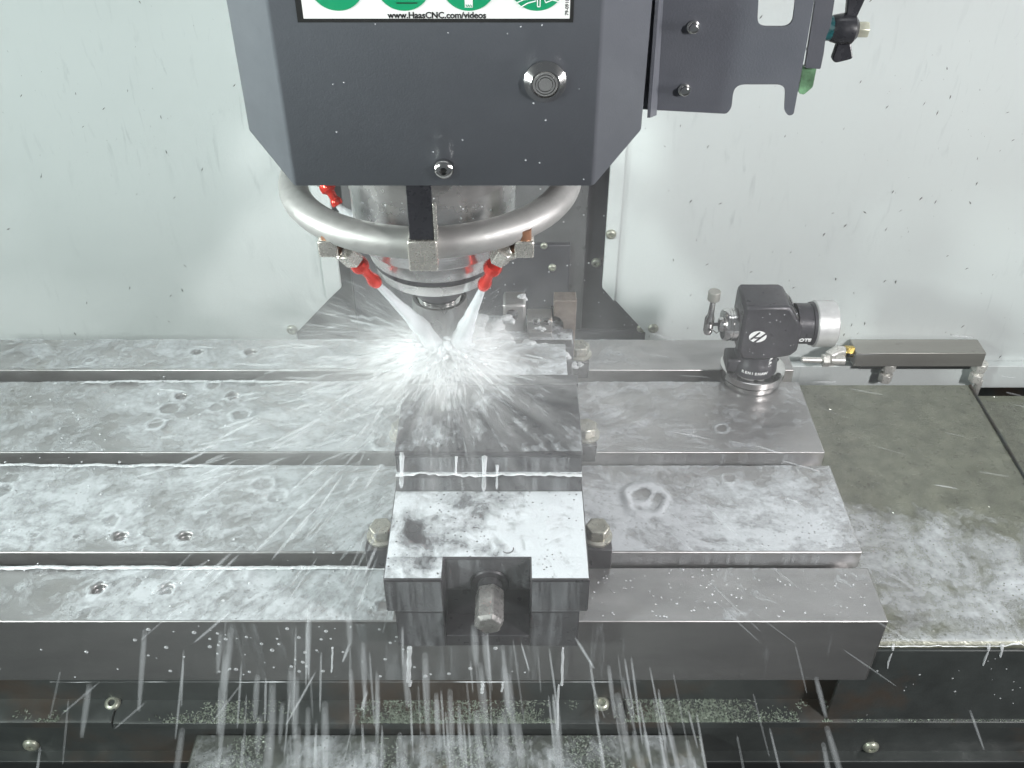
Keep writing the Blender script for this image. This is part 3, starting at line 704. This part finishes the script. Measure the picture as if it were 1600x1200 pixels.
MB().tube([(q.x + .008, q.y, q.z), (q.x - .008, q.y, q.z + .0005)], [.0062, .0055], 12).build('union', M['pale_nut'], mf)
MB().cyl((q.x - .010, q.y, q.z), (q.x - .018, q.y, q.z), .0078, seg=6).build('pipe_nut', M['pale_nut'], mf, bevel=.0006, smooth=20)
MB().tube([(q.x - .018, q.y, q.z), (q.x - .042, q.y, q.z + .001)], .0036, 12).build('feed_pipe', M['pale_nut'], mf)

# ================================================================== COOLANT, FOAM, SPRAY, CHIPS
rnd = random.random; uni = random.uniform
def nz3(x, y, z=0, s=1): return noise.noise(Vector((x * s, y * s, z * s + 3.7)))
def mesh_obj(name, V_, F_, mat, label, cat=None, cover=None, smooth=80, parent=None):
    me = bpy.data.meshes.new(name); me.from_pydata([tuple(v) for v in V_], [], F_)
    if cover is not None:
        a = me.attributes.new('cover', 'FLOAT', 'POINT'); a.data.foreach_set('value', cover)
    o = link(name, me, mat, parent, smooth=smooth); tag(o, label, cat, kind='stuff'); return o

class Sheet:
    def __init__(s): s.v = []; s.f = []; s.c = []
    def grid(s, fn, nu, nv, cov):
        b = len(s.v)
        for j in range(nv + 1):
            for i in range(nu + 1):
                p = fn(i / nu, j / nv); s.v.append(p); s.c.append(cov(p))
        for j in range(nv):
            for i in range(nu):
                a = b + j * (nu + 1) + i; s.f.append((a, a + 1, a + nu + 2, a + nu + 1))

def bump2(x, a, b, w): 
    "1 between a and b with soft shoulders w"
    t = min((x - a) / w, (b - x) / w); return max(0, min(1, t + .5))
def cover_table(p):
    x, y = p.x, p.y
    r = math.hypot(x - SPL.x, y - SPL.y)
    c = .10 * max(0, 1 - r / .20) + .07 * nz3(x, y, 0, 9)
    if x < VX0:
        c += -.005 + .05 * bump2(x, -.34, -.12, .2) + .05 * (1 - abs(y - .12) / .25)
        if y < .05: c += .10 * bump2(x, -.32, -.09, .1) - .05
    else:
        if y < .055: c -= .10
        elif y < .17: c += .16 * bump2(x, .05, .27, .06) * bump2(y, .06, .135, .05) - .02
        elif y < .29: c += .05 * bump2(x, .02, .17, .08) - .06
        else: c -= .12 * bump2(x, .1, .5, .1)
    # the rounded strip edges shed the film
    return c
sh = Sheet()
for (y0, y1) in ((.0008, .0512), (.0683, .1672), (.1853, .2852), (.3053, .3552)):
    for (x0, x1) in ((-.60, VX0 - .001), (VX1 + .001, XT - .0012)):
        if y0 > .30: 
            if x0 > 0: continue
            x1 = XT - .0012
        nu = int((x1 - x0) / .0022); nv = max(6, int((y1 - y0) / .0022))
        sh.grid(lambda u, v: Vector((x0 + (x1 - x0) * u, y0 + (y1 - y0) * v, .0009 + .0006 * nz3(x0 + (x1 - x0) * u, y0 + (y1 - y0) * v, 0, 60) * min(1, 6 * v, 6 * (1 - v)))), nu, nv, cover_table)
# holes stay open: drop film quads over them
holes = [(hx, hy) for hx in (-.313, -.262) for hy in (.030, .084, .262, .333)]
import numpy as np
PX = np.array([(p.x, p.y, p.z) for p in sh.v]); CC = np.array(sh.c)
def splash_ring(cx, cy, Rr, up, down):
    "a drop has just landed: raised rim, thinned middle"
    r_ = np.hypot((PX[:, 0] - cx), (PX[:, 1] - cy) * 1.05); wob = 1 + .07 * np.sin(2 * np.arctan2(PX[:, 1] - cy, PX[:, 0] - cx) + cy * 70) + .05 * np.sin(5 * np.arctan2(PX[:, 1] - cy, PX[:, 0] - cx) + cx * 90)
    k = np.exp(-((r_ * wob - Rr) / (.16 * Rr + .0008)) ** 2)
    CC[:] += up * k - down * (r_ * wob < Rr * .85); PX[:, 2] += .0011 * k
for hx_, hy_ in holes: splash_ring(hx_ + uni(-.002, .002), hy_, .0072, .08, .16)
for cx_, cy_, r_ in ((.106, .132, .012), (.112, .125, .017), (-.325, .222, .008), (-.43, .135, .010), (-.25, .235, .009), (.19, .215, .006)): splash_ring(cx_, cy_, r_, .15, .08)
for k_ in range(60):
    cx_ = uni(-.52, .26); cy_ = uni(.005, .35)
    if cx_ > .06 and rnd() < .6: continue
    splash_ring(cx_, cy_, uni(.002, .010), uni(.02, .08), uni(.02, .12))
sh.v = [Vector(p) for p in PX]; sh.c = CC.tolist()
mesh_obj('coolant_film', sh.v, sh.f, M['film'], 'milky coolant film washing over the steel table', cover=sh.c)

# foam on the vise bed, jaw tops and workpiece
sh = Sheet()
def flat(x0, x1, y0, y1, z, cov, amp=.0008, st=.003, s=90):
    nu = max(4, int((x1 - x0) / st)); nv = max(4, int((y1 - y0) / st))
    sh.grid(lambda u, v: Vector((x0 + (x1 - x0) * u, y0 + (y1 - y0) * v, z + amp * (.6 + nz3(x0 + (x1 - x0) * u, y0 + (y1 - y0) * v, z, s)) * min(1, 5 * u, 5 * (1 - u), 5 * v, 5 * (1 - v)))), nu, nv, cov)
bedc = lambda p: .06 + .10 * nz3(p.x, p.y, 0, 30) + (.10 if p.x > .010 else 0) - .12 * bump2(p.x, -.078, -.06, .01) * bump2(p.y, .005, .05, .02)
flat(VX0 + .0008, VX1 - .0008, NY + .001, .0612, VT + .0003, bedc, .0012)
flat(VX0 + .0008, NX0 - .0008, FY + .0012, NY + .001, VT + .0003, lambda p: bedc(p) - .04, .0008)
flat(NX1 + .0008, VX1 - .0008, FY + .0012, NY + .001, VT + .0003, bedc, .0008)
flat(-.080, .044, .1555, .1990, VT + .0349, lambda p: .0 + .12 * nz3(p.x, p.y, 0, 40), .0012)
flat(VX0 + .001, VX1 - .001, .2125, .2555, VT + .0246, lambda p: .0 + .12 * nz3(p.x, p.y, 0, 40), .0012)
ZJ = VT + .0375
flat(jx0, jx1, .0635, .0660, VT + .0168 + .0, lambda p: .3, .0003, .001)
mesh_obj('coolant_foam', sh.v, sh.f, M['foam'], 'white coolant foam lying on the vise bed and jaws', cover=sh.c)
sh = Sheet()
flat(jx0 + .0005, jx1 - .0005, .0640, .1540, ZJ, lambda p: .14 * max(0, 1 - math.hypot(p.x - SPL.x, p.y - SPL.y - .0) / .085) - .06 + .05 * bump2(p.y, .06, .085, .02) + (.0 if p.x < .0 else -.03), .0010)
mesh_obj('coolant_film', sh.v, sh.f, M['film'], 'streaky coolant film blasted across the top of the moving vise jaw', cover=sh.c)
# runs down the vertical faces
sh = Sheet()
def vert(x0, x1, y, z0, z1, cov):
    nu = max(2, int((x1 - x0) / .004)); nv = max(2, int((z1 - z0) / .004))
    sh.grid(lambda u, v: Vector((x0 + (x1 - x0) * u, y, z0 + (z1 - z0) * v)), nu, nv, cov)
vert(VX0 + .001, NX0 - .001, FY - .0010, .041, VT - .001, lambda p: .06)
vert(NX1 + .001, VX1 - .001, FY - .0010, .041, VT - .001, lambda p: .04)
vert(VX0 + .0065, NX0 - .001, FY - .0004, .002, .039, lambda p: .04)
vert(NX1 + .001, VX1 - .0065, FY - .0004, .002, .039, lambda p: .0)
vert(NX0 + .001, NX1 - .001, NY - .0005, .042, VT - .001, lambda p: .05)
vert(jx0 + .001, jx1 - .001, .0635, VT + .018, VT + .032, lambda p: .05)
vert(jx0 + .001, jx1 - .001, .0608, VT + .001, VT + .014, lambda p: .02)
vert(-.60, XT - .002, -.0007, -.0705, -.0012, lambda p: -.14 + .16 * bump2(p.x, -.24, .06, .08))
vert(VX1 + .001, .26, .0670, -.014, -.001, lambda p: .05)
vert(VX1 + .001, .26, .1840, -.014, -.001, lambda p: .05)
mesh_obj('coolant_runs', sh.v, sh.f, M['runs'], 'thin coolant runs down the vise and the front of the table', cover=sh.c)
# coolant on the way covers and the tray
sh = Sheet()
def wayc(p):
    x, y = p.x, p.y; t = (y - .075) + .25 * (x - .36)
    return .20 * bump2(t, -.07, .06, .06) - .05 - .12 * bump2(y, .17, .4, .05) * (1 if x < .46 else .2) + .07 * nz3(x, y, 0, 14) + .09 * bump2(y, -.02, .012, .01)
flat(XT + .002, .4615, .006, .318, ZW + .0010, wayc, .0006, .005, 50)
flat(.4655, .80, .006, .306, ZW - .0095, wayc, .0006, .005, 50)
xa = at(306, 1147, z=-.16); xb = at(1097, 1147, z=-.16)
flat(xa.x + .002, xb.x - .002, -.10, xa.y - .002, -.1588, lambda p: .04 + .16 * nz3(p.x, p.y, 1, 22), .0012, .005, 60)
mesh_obj('coolant_film', sh.v, sh.f, M['film_way'], 'foamy coolant swirls on the sheet metal way covers and chip tray', cover=sh.c)

# foam floating in the table slots
V_, F_ = [], []
def foam_bead(x0, x1, yf, yb, z0, amp, amt):
    n = int((x1 - x0) / .0022); b = len(V_); k = 6
    for i in range(n + 1):
        x = x0 + (x1 - x0) * i / n
        h = max(0, amt(x) + amp * nz3(x, yf, 0, 45) + .5 * amp * nz3(x, yf, 2, 190))
        for j in range(k + 1):
            t = j / k; y = yf + (yb - yf) * t * .8
            V_.append(Vector((x, y, z0 + h * (1 - .45 * t ** 2) + .0009 * nz3(x, y, 0, 330))))
    for i in range(n):
        for j in range(k):
            a = b + i * (k + 1) + j; F_.append((a, a + k + 1, a + k + 2, a + 1))
lw = lambda lo, hi, a, b_, base: (lambda x: base + (hi * bump2(x, a, b_, .12)))
foam_bead(-.60, -.088, .0484, .0612, -.0160, .0012, lw(0, .0030, -.50, -.02, .0150))
foam_bead(-.60, -.10, .1643, .1778, -.0160, .0015, lw(0, .0062, -.7, -.22, .0118))
foam_bead(-.60, -.11, .2822, .2968, -.0160, .0015, lw(0, .0062, -.44, -.15, .0118))
foam_bead(.053, XT - .001, .0523, .0670, -.0172, .0015, lambda x: .003)
foam_bead(.053, XT - .001, .1683, .1842, -.0172, .0015, lambda x: .0015)
foam_bead(jx0, jx1, .0578, .0646, VT + .0146, .0034, lambda x: .0042)
foam_bead(XT + .002, .62, .0052, .0125, ZW - .0045, .0060, lambda x: -.0008 if x < .4625 else -.004)
mesh_obj('slot_foam', V_, F_, M['foam_solid'], 'ribbons of white foam floating in the table slots and along the jaw step')

mb = MB()
for px, py, z_, r_, n_ in ((760, 522, .104, .012, 14), (792, 540, .102, .011, 16), (804, 470, .124, .006, 8), (826, 546, .103, .008, 12), (880, 556, .100, .006, 12), (843, 514, .112, .004, 8), (745, 500, .106, .010, 10), (905, 570, .080, .004, 6), (790, 500, .112, .006, 8), (852, 548, .103, .006, 8)):
    c = at(px, py, z=z_)
    for k in range(n_):
        q = c + Vector((random.gauss(0, r_ * .6), random.gauss(0, r_ * .4), random.gauss(0, r_ * .22)))
        rr = r_ * uni(.25, .6)
        bmesh.ops.create_icosphere(mb.bm, subdivisions=3, radius=1, matrix=Matrix.Translation(q) @ Matrix.Rotation(uni(0, 3), 4, 'Z') @ Matrix.Diagonal((rr * uni(.9, 1.6), rr, rr * uni(.5, .8), 1)))
for v in mb.bm.verts: v.co += Vector((nz3(*v.co, 160), nz3(v.co.y, v.co.x, v.co.z, 160), nz3(v.co.z, v.co.y, v.co.x, 160))) * .0016
o = mb.build('foam_heaps', M['foam_heap'], None, smooth=90); tag(o, 'heaps of white foam on the rear vise jaw and work stop', kind='stuff')

# strands: spindle-shaped threads of liquid
class Strands:
    def __init__(s): s.v = []; s.f = []
    def add(s, p0, p1, r, k=6, blunt=.12):
        "thin outer film round a thicker core, so the rims are fainter than the middle"
        p0 = Vector(p0); p1 = Vector(p1)
        s.one(p0, p1, r, k, blunt)
        if r > .0009:
            s.one(p0.lerp(p1, .06), p0.lerp(p1, .97), r * .72, k, blunt); s.one(p0.lerp(p1, .14), p0.lerp(p1, .92), r * .42, k, blunt)
    def one(s, p0, p1, r, k, blunt):
        p0 = Vector(p0); p1 = Vector(p1); u, v = frame(p1 - p0); b = len(s.v)
        s.v.append(p0)
        for t, q in ((blunt, .75), (.35, 1), (.7, .9), (1 - blunt * .6, .6)):
            c = p0.lerp(p1, t)
            for i in range(k):
                a = 2 * math.pi * i / k; s.v.append(c + (u * math.cos(a) + v * math.sin(a)) * r * q)
        s.v.append(p1); e = len(s.v) - 1
        for i in range(k):
            j = (i + 1) % k; s.f.append((b, b + 1 + j, b + 1 + i)); s.f.append((e, e - k + i, e - k + j))
            for m_ in range(3):
                o_ = b + 1 + m_ * k; s.f.append((o_ + i, o_ + j, o_ + k + j, o_ + k + i))

def inside(p):
    if -.65 < p.x < XT and -.002 < p.y < D and p.z < .001: return True
    if VX0 < p.x < VX1 and FY < p.y < .262 and p.z < VT + .001: return True
    if jx0 < p.x < jx1 and .06 < p.y < .2 and p.z < VT + .043: return True
    if p.x > XT and 0 < p.y < .33 and p.z < ZW: return True
    if p.z < -.16 or p.y > WY - .004: return True
    return False
fine = Strands(); mid = Strands()
G = 9.81
n = 0
while n < 1300:
    az = uni(0, 2 * math.pi)
    wgt = .35 + .65 * max(0, -math.sin(az)) + .55 * max(0, -math.cos(az)) * (math.sin(az) < .5)
    if rnd() > wgt or (math.sin(az) > .15 and math.cos(az) > -.5 and rnd() < .7): continue
    el = R(random.gauss(4, 9)); sp = uni(.5, 2.6)
    v = Vector((math.cos(az) * math.cos(el), math.sin(az) * math.cos(el), math.sin(el))) * sp
    t = abs(random.gauss(0, .045)) + .003
    p = SPL + Vector((uni(-.014, .014), uni(-.012, .012), uni(-.002, .010))) + v * t + Vector((0, 0, -G * t * t / 2))
    vv = v + Vector((0, 0, -G * t)); dt = uni(.004, .013)
    q = p + vv * dt
    if inside(p) or inside(q) or (p - CAM).length < .42 or p.z > .19: continue
    if math.hypot(p.x - SPL.x, p.y - SPL.y) > .10 and rnd() < .78: continue
    (fine if rnd() < .72 else mid).add(p, q, uni(.0003, .0008) * (1 if rnd() < .88 else 2.2)); n += 1
# wide sheet of low streaks fanning over the table left and front of the vise
n = 0
while n < 130:
    az = R(uni(150, 300)); r0 = .04 + abs(random.gauss(0, .13)); Ls = uni(.015, .050)
    dr = Vector((math.cos(az), math.sin(az), 0))
    z = max(.0025, .075 - .25 * r0 + uni(-.02, .05))
    p = Vector((SPL.x, SPL.y, z)) + dr * r0; q = p + dr * Ls + Vector((0, 0, -Ls * uni(.05, .5)))
    if inside(p) or inside(q): continue
    fine.add(p, q, uni(.0005, .0018)); n += 1
# falling threads in front of the table
n = 0
while n < 230:
    x = random.gauss(-.06, .15); y = uni(-.14, -.006); z = uni(-.14, .05)
    if not -.36 < x < .34: continue
    if x > .12 and rnd() < .45: continue
    if x < -.22 and rnd() < .6: continue
    Ls = uni(.035, .090); sl = (x - SPL.x)
    d = Vector((sl * 1.3 + uni(-.03, .03), uni(-.25, -.05), -1)).normalized()
    p = Vector((x, y, z)); q = p + d * Ls
    if inside(p) or inside(q): continue
    big = rnd() < .45
    (mid if big else fine).add(p, q, uni(.0017, .0032) if big else uni(.0006, .0012), 12, .035); n += 1
n = 0
while n < 45:   # threads crossing the right-hand part of the table and the way cover
    x = uni(.06, .46); y = uni(-.05, .30); z = uni(.005, .07)
    d = Vector((x - SPL.x, (y - SPL.y) * .8, -uni(.05, .16))).normalized(); p = Vector((x, y, z)); q = p + d * uni(.012, .05)
    if inside(p) or inside(q): continue
    fine.add(p, q, uni(.0003, .0010)); n += 1
mesh_obj('coolant_spray', fine.v, fine.f, M['streak_soft'], 'fine white coolant spray flying out from the cutter')
mesh_obj('coolant_threads', mid.v, mid.f, M['streak'], 'heavier threads of coolant falling in front of the table')

# the jets from the nozzles
for (t, dd), tgt in zip(J, (SPL + Vector((-.006, .002, .006)), SPL + Vector((.010, .002, .004)), at(556, 352, y=.235))):
    L_ = (tgt - t).length; pts = []; rad = []
    for i in range(15):
        s_ = i / 14; p = t.lerp(tgt, s_) + Vector((nz3(s_, t.x, 0, 9), nz3(s_, t.x, 5, 9), nz3(s_, t.x, 8, 9))) * .0012 * s_
        pts.append(p); rad.append((.0028 + .0072 * s_ ** 1.6) * (1 + .25 * nz3(s_, t.y, 1, 14)))
    o = MB().tube(pts, rad, 12).build('coolant_jet', M['jet'], None, smooth=80); o['kind'] = 'stuff'
    o['label'] = 'white jet of coolant shooting from a red nozzle'
# churned white burst where the jets meet
mb = MB()
for k in range(230):
    az = uni(0, 2 * math.pi); rr = abs(random.gauss(0, .017)); hh = abs(random.gauss(0, .008))
    c = SPL + Vector((math.cos(az) * rr * 1.3, math.sin(az) * rr - .004, hh * max(0, 1 - rr / .05) - .0005))
    r_ = uni(.0012, .0038) * max(.3, 1 - rr / .06)
    m4 = Matrix.Translation(c) @ Matrix.Rotation(az, 4, 'Z') @ Matrix.Diagonal((r_ * uni(1.2, 3), r_, r_ * uni(.5, 1), 1))
    bmesh.ops.create_icosphere(mb.bm, subdivisions=2, radius=1, matrix=m4)
o = mb.build('splash_burst', M['jet'], None, smooth=90); tag(o, 'dense white burst of coolant under the cutter', kind='stuff')

# mist hanging round the splash: a dense heart and a low fan blown outwards in streaks
MC = SPL + Vector((-.004, -.007, -.003)); MS = (.30, .27, .085)
m, nt, b, out = newmat('coolant_mist'); L = nt.links; nt.nodes.remove(b)
def math_(op, a, b_=None):
    n_ = N(nt, 'Math', operation=op)
    for i_, q in enumerate((a, b_)):
        if q is None: continue
        if isinstance(q, (int, float)): n_.inputs[i_].default_value = q
        else: L.new(q, n_.inputs[i_])
    return n_.outputs[0]
geo = N(nt, 'NewGeometry'); d = N(nt, 'VectorMath', operation='SUBTRACT'); L.new(geo.outputs['Position'], d.inputs[0]); d.inputs[1].default_value = MC
def falloff(size, power):
    sc_ = N(nt, 'VectorMath', operation='MULTIPLY'); L.new(d.outputs[0], sc_.inputs[0]); sc_.inputs[1].default_value = tuple(1 / q for q in size)
    ln = N(nt, 'VectorMath', operation='LENGTH'); L.new(sc_.outputs[0], ln.inputs[0])
    return math_('POWER', math_('MAXIMUM', math_('SUBTRACT', 1, ln.outputs['Value']), 0), power)
nd = N(nt, 'VectorMath', operation='NORMALIZE'); L.new(d.outputs[0], nd.inputs[0])
ll = N(nt, 'VectorMath', operation='LENGTH'); L.new(d.outputs[0], ll.inputs[0])
pv_ = N(nt, 'VectorMath', operation='SCALE'); L.new(nd.outputs[0], pv_.inputs[0]); L.new(math_('ADD', 1, math_('MULTIPLY', ll.outputs['Value'], 1.2)), pv_.inputs['Scale'])
n1 = N(nt, 'TexNoise', Scale=9, Detail=4, Roughness=.7); L.new(pv_.outputs[0], n1.inputs['Vector'])
streak = ramp(nt, [(.46, g(.0)), (.66, g(1))], n1.outputs['Fac'])
n2 = N(nt, 'TexNoise', Scale=45, Detail=3); L.new(geo.outputs['Position'], n2.inputs['Vector'])
cloud = ramp(nt, [(.35, g(.3)), (.65, g(1))], n2.outputs['Fac'])
heart = math_('MULTIPLY', math_('MULTIPLY', falloff((.080, .072, .034), 2.1), cloud), 430)
sp_ = N(nt, 'SeparateXYZ'); L.new(d.outputs[0], sp_.inputs[0])
back = N(nt, 'MapRange'); L.new(math_('ADD', sp_.outputs[1], math_('MULTIPLY', sp_.outputs[0], .45)), back.inputs[0])
for i_, q in enumerate((.075, .0, .06, 1.0)): back.inputs[1 + i_].default_value = q
fan = math_('MULTIPLY', math_('MULTIPLY', math_('MULTIPLY', falloff(MS, 2.6), streak), back.outputs[0]), 36)
pv = N(nt, 'VolumePrincipled'); pv.inputs['Color'].default_value = (.965, .97, .975, 1); veil = math_('MULTIPLY', math_('MULTIPLY', falloff((.40, .38, .20), .8), cloud), .75)
L.new(math_('ADD', math_('ADD', heart, fan), veil), pv.inputs['Density'])
L.new(pv.outputs[0], out.inputs['Volume'])
M['mist'] = m
mb = MB(); mb.sphere(MC, 1, 28, 16, (.40, .38, .20)); o = mb.build('coolant_mist', M['mist'], None, smooth=0)
tag(o, 'white coolant mist blown outwards from the splash', kind='stuff')

# drips hanging from the table edge and the jaw
mb = MB()
pts = []; rad = []
for i in range(161):
    x = -.36 + .46 * i / 160
    pts.append((x, -.0012, -.0722 - .0006 * max(0, nz3(x, 0, 0, 60)))); rad.append(max(.00004, (.00008 + .0013 * max(0, nz3(x, 0, 5, 45))) * (.35 + .65 * bump2(x, -.25, .07, .1))))
mb.tube(pts, rad, 6)
for px, py0, py1, r_ in ((628, 712, 762, .0020), (713, 716, 742, .0011), (757, 716, 768, .0021), (777, 732, 764, .0012)):
    p0 = at(px, py0, y=.0618); p1 = at(px - 1, py1, y=.0600)
    mb.tube([p0 + Vector((0, .003, .001)), p0.lerp(p1, .15), p0.lerp(p1, .5), p0.lerp(p1, .85), p1], [r_ * 1.15, r_ * .85, r_ * .65, r_ * .9, r_ * .4], 8)
for px, py0, py1, r_ in ((640, 1012, 1065, .0022), (520, 1012, 1050, .0009), (755, 1066, 1082, .0016), (642, 1064, 1072, .0014), (880, 1012, 1070, .0012), (873, 1070, 1140, .0010), (786, 1066, 1080, .0010)):
    p0 = at(px, py0, y=-.004); p1 = at(px - 2, py1, y=-.006)
    mb.tube([p0.lerp(p1, i / 8) + Vector((.0006 * nz3(i, px, 0, .7), 0, 0)) for i in range(9)], [r_ * (.55 + .45 * abs(math.sin(i * 2.1 + px))) for i in range(9)], 8)
for k in range(8):
    x = uni(XT + .004, .56); L_ = uni(.004, .022); r_ = uni(.0005, .0012)
    mb.tube([(x, .0062, ZW - .002), (x, .0040, ZW - .006), (x + uni(-.001, .001), .0022, ZW - .007 - L_ * .6), (x + uni(-.001, .001), .0022, ZW - .007 - L_)], [r_ * 1.3, r_, r_ * .8, r_ * .5], 8)
o = mb.build('coolant_drips', M['drop'], None, smooth=80); tag(o, 'white coolant drips on the table edge, way cover edge and jaw front', kind='stuff')

# beads of coolant on the table front and machine parts
bm0 = bmesh.new(); bmesh.ops.create_icosphere(bm0, subdivisions=2, radius=1); bm0.verts.ensure_lookup_table()
IV = [v.co.copy() for v in bm0.verts]; IF = [tuple(v.index for v in f.verts) for f in bm0.faces]; bm0.free()
V_, F_ = [], []
def bead(p, r, nrm, fl=.45):
    b = len(V_); nrm = Vector(nrm)
    for v in IV:
        w_ = v * r; V_.append(Vector(p) + w_ - nrm * w_.dot(nrm) * (1 - fl))
    for f in IF: F_.append(tuple(b + i for i in f))
for k in range(80):
    x = random.gauss(-.17, .075); z = uni(-.068, -.004)
    bead((x, -.0004, z), uni(.0005, .0018), (0, -1, 0))
for k in range(110):
    x = uni(VX1, XT - .003); y = uni(.003, .050); bead((x, y, .0012), uni(.0003, .0009), (0, 0, 1), .5)
for k in range(200):
    x = uni(-.55, VX0); y = uni(.003, .35); bead((x, y, .0014), uni(.0004, .0012), (0, 0, 1), .5)
for k in range(16):
    x = uni(X0 + .005, X1 - .005); z = uni(ZB + .004, .41); bead((x, CY - .0001, z), uni(.0003, .0006), (0, -1, 0), .6)
for k in range(70):
    t = R(uni(-140, -40)); z = uni(.225, .30); bead((SX + .0612 * math.cos(t), SY + .0612 * math.sin(t), z), uni(.0003, .0009), (math.cos(t), math.sin(t), 0), .5)
for k in range(110):
    x = uni(-.16, .15); z = uni(-.14, .12); bead((x, WY + .0035 if x < .066 and z < .02 else WY + .0118, z), uni(.0005, .0013), (0, -1, 0), .5)
for k in range(45):
    bead((uni(XT, .56), .0027, uni(-.124, -.045)), uni(.0003, .0009), (0, -1, 0))
for k in range(18):
    bead((uni(.21, .262), OY - .0203, uni(.042, .092)), uni(.0003, .0006), (0, -1, 0), .5)
mesh_obj('coolant_beads', V_, F_, M['drop'], 'small beads of coolant clinging to the machine', smooth=90)

# metal chips
def chips(name, label, n, place, r0, r1, mat, flat_=.35, upright=False):
    V2, F2 = [], []
    while n > 0:
        q = place()
        if q is None: continue
        p, nrm = q; n -= 1
        u, v = frame(nrm); a = uni(0, 6.28); d = u * math.cos(a) + v * math.sin(a); 
        if upright: a = random.gauss(.25, .45); d = Vector((math.sin(a), 0, math.cos(a)))
        e = Vector(nrm).cross(d)
        l = uni(r0, r1); w_ = l * (uni(.14, .3) if upright else uni(.2, .5)); h = l * flat_ * uni(.4, 1.2); b = len(V2)
        t = uni(-.5, .5) * l
        V2 += [p - d * l, p + e * w_, p + d * l + Vector(nrm) * h * .6, p - e * w_, p + Vector(nrm) * h + e * t * .3]
        F2 += [(b, b + 1, b + 4), (b + 1, b + 2, b + 4), (b + 2, b + 3, b + 4), (b + 3, b, b + 4)]
    return mesh_obj(name, V2, F2, mat, label, smooth=0)
M['chip'] = surface('wet_chips', (.20, .23, .19), .42, .1, .6, 300)
M['chip_dark'] = surface('dark_specks', (.16, .165, .165), .5, 0, .3, 300)
M['chip_bright'] = surface('bright_chips', (.72, .73, .70), .22, .9, .2, 300)
def on_ledge():
    x = uni(-.45, XT - .015); t = rnd() ** 2.4
    dn = .40 + 1.5 * nz3(x, 0, 0, 11) + .5 * nz3(x, t * .02, 4, 60) + .25 * bump2(x, .10, .25, .06)
    if rnd() > dn: return None
    return Vector((x, .0008 + .019 * t, -.1289 + .0025 * t + (-.0016 if -.3265 < x < .0925 else 0))), (0, -.1, 1)
chips('swarf', 'greenish metal chips piled along the ledge under the table', 7000, on_ledge, .0006, .0019, M['chip'], .7)
def on_tray():
    x = uni(xa.x + .003, xb.x - .003); y = uni(-.06, xa.y - .002)
    if rnd() > .35 + 1.3 * nz3(x, y, 0, 25): return None
    return Vector((x, y, -.1594)), (0, 0, 1)
chips('swarf', 'greenish metal chips strewn over the chip tray', 5000, on_tray, .0006, .0018, M['chip'], .5)
def on_way():
    x = uni(XT + .003, .62); y = uni(.006, .315)
    return Vector((x, y, (ZW if x < .4625 else ZW - .010) + .0006)), (0, 0, 1)
chips('swarf', 'bright slivers scattered over the sheet way cover', 420, on_way, .0003, .0009, M['chip_bright'], .5)
def on_lip():
    x = uni(XT, .7); return Vector((x, uni(.0004, .0026), -.1288)), (0, 0, 1)
chips('swarf', 'chips lodged on the front lip of the way cover', 500, on_lip, .0004, .0012, M['chip'], .6)
def on_wall():
    x = uni(-.62, .75); z = uni(-.16, .34)
    if -.2 < x < .12: return None
    if x < 0 and rnd() < .45: return None
    return Vector((x, WY - .0004, z)), (0, -1, 0)
chips('wall_specks', 'dark chips stuck to the white back wall', 210, on_wall, .0008, .0030, M['chip_dark'], .12, True)
def on_wall2():
    x = uni(-.60, .72); z = uni(-.16, .34)
    if -.2 < x < .12: return None
    return Vector((x, WY - .0004, z)), (0, -1, 0)
chips('wall_specks', 'fine dirt specks on the white back wall', 420, on_wall2, .0003, .0009, M['chip_dark'], .2, True)
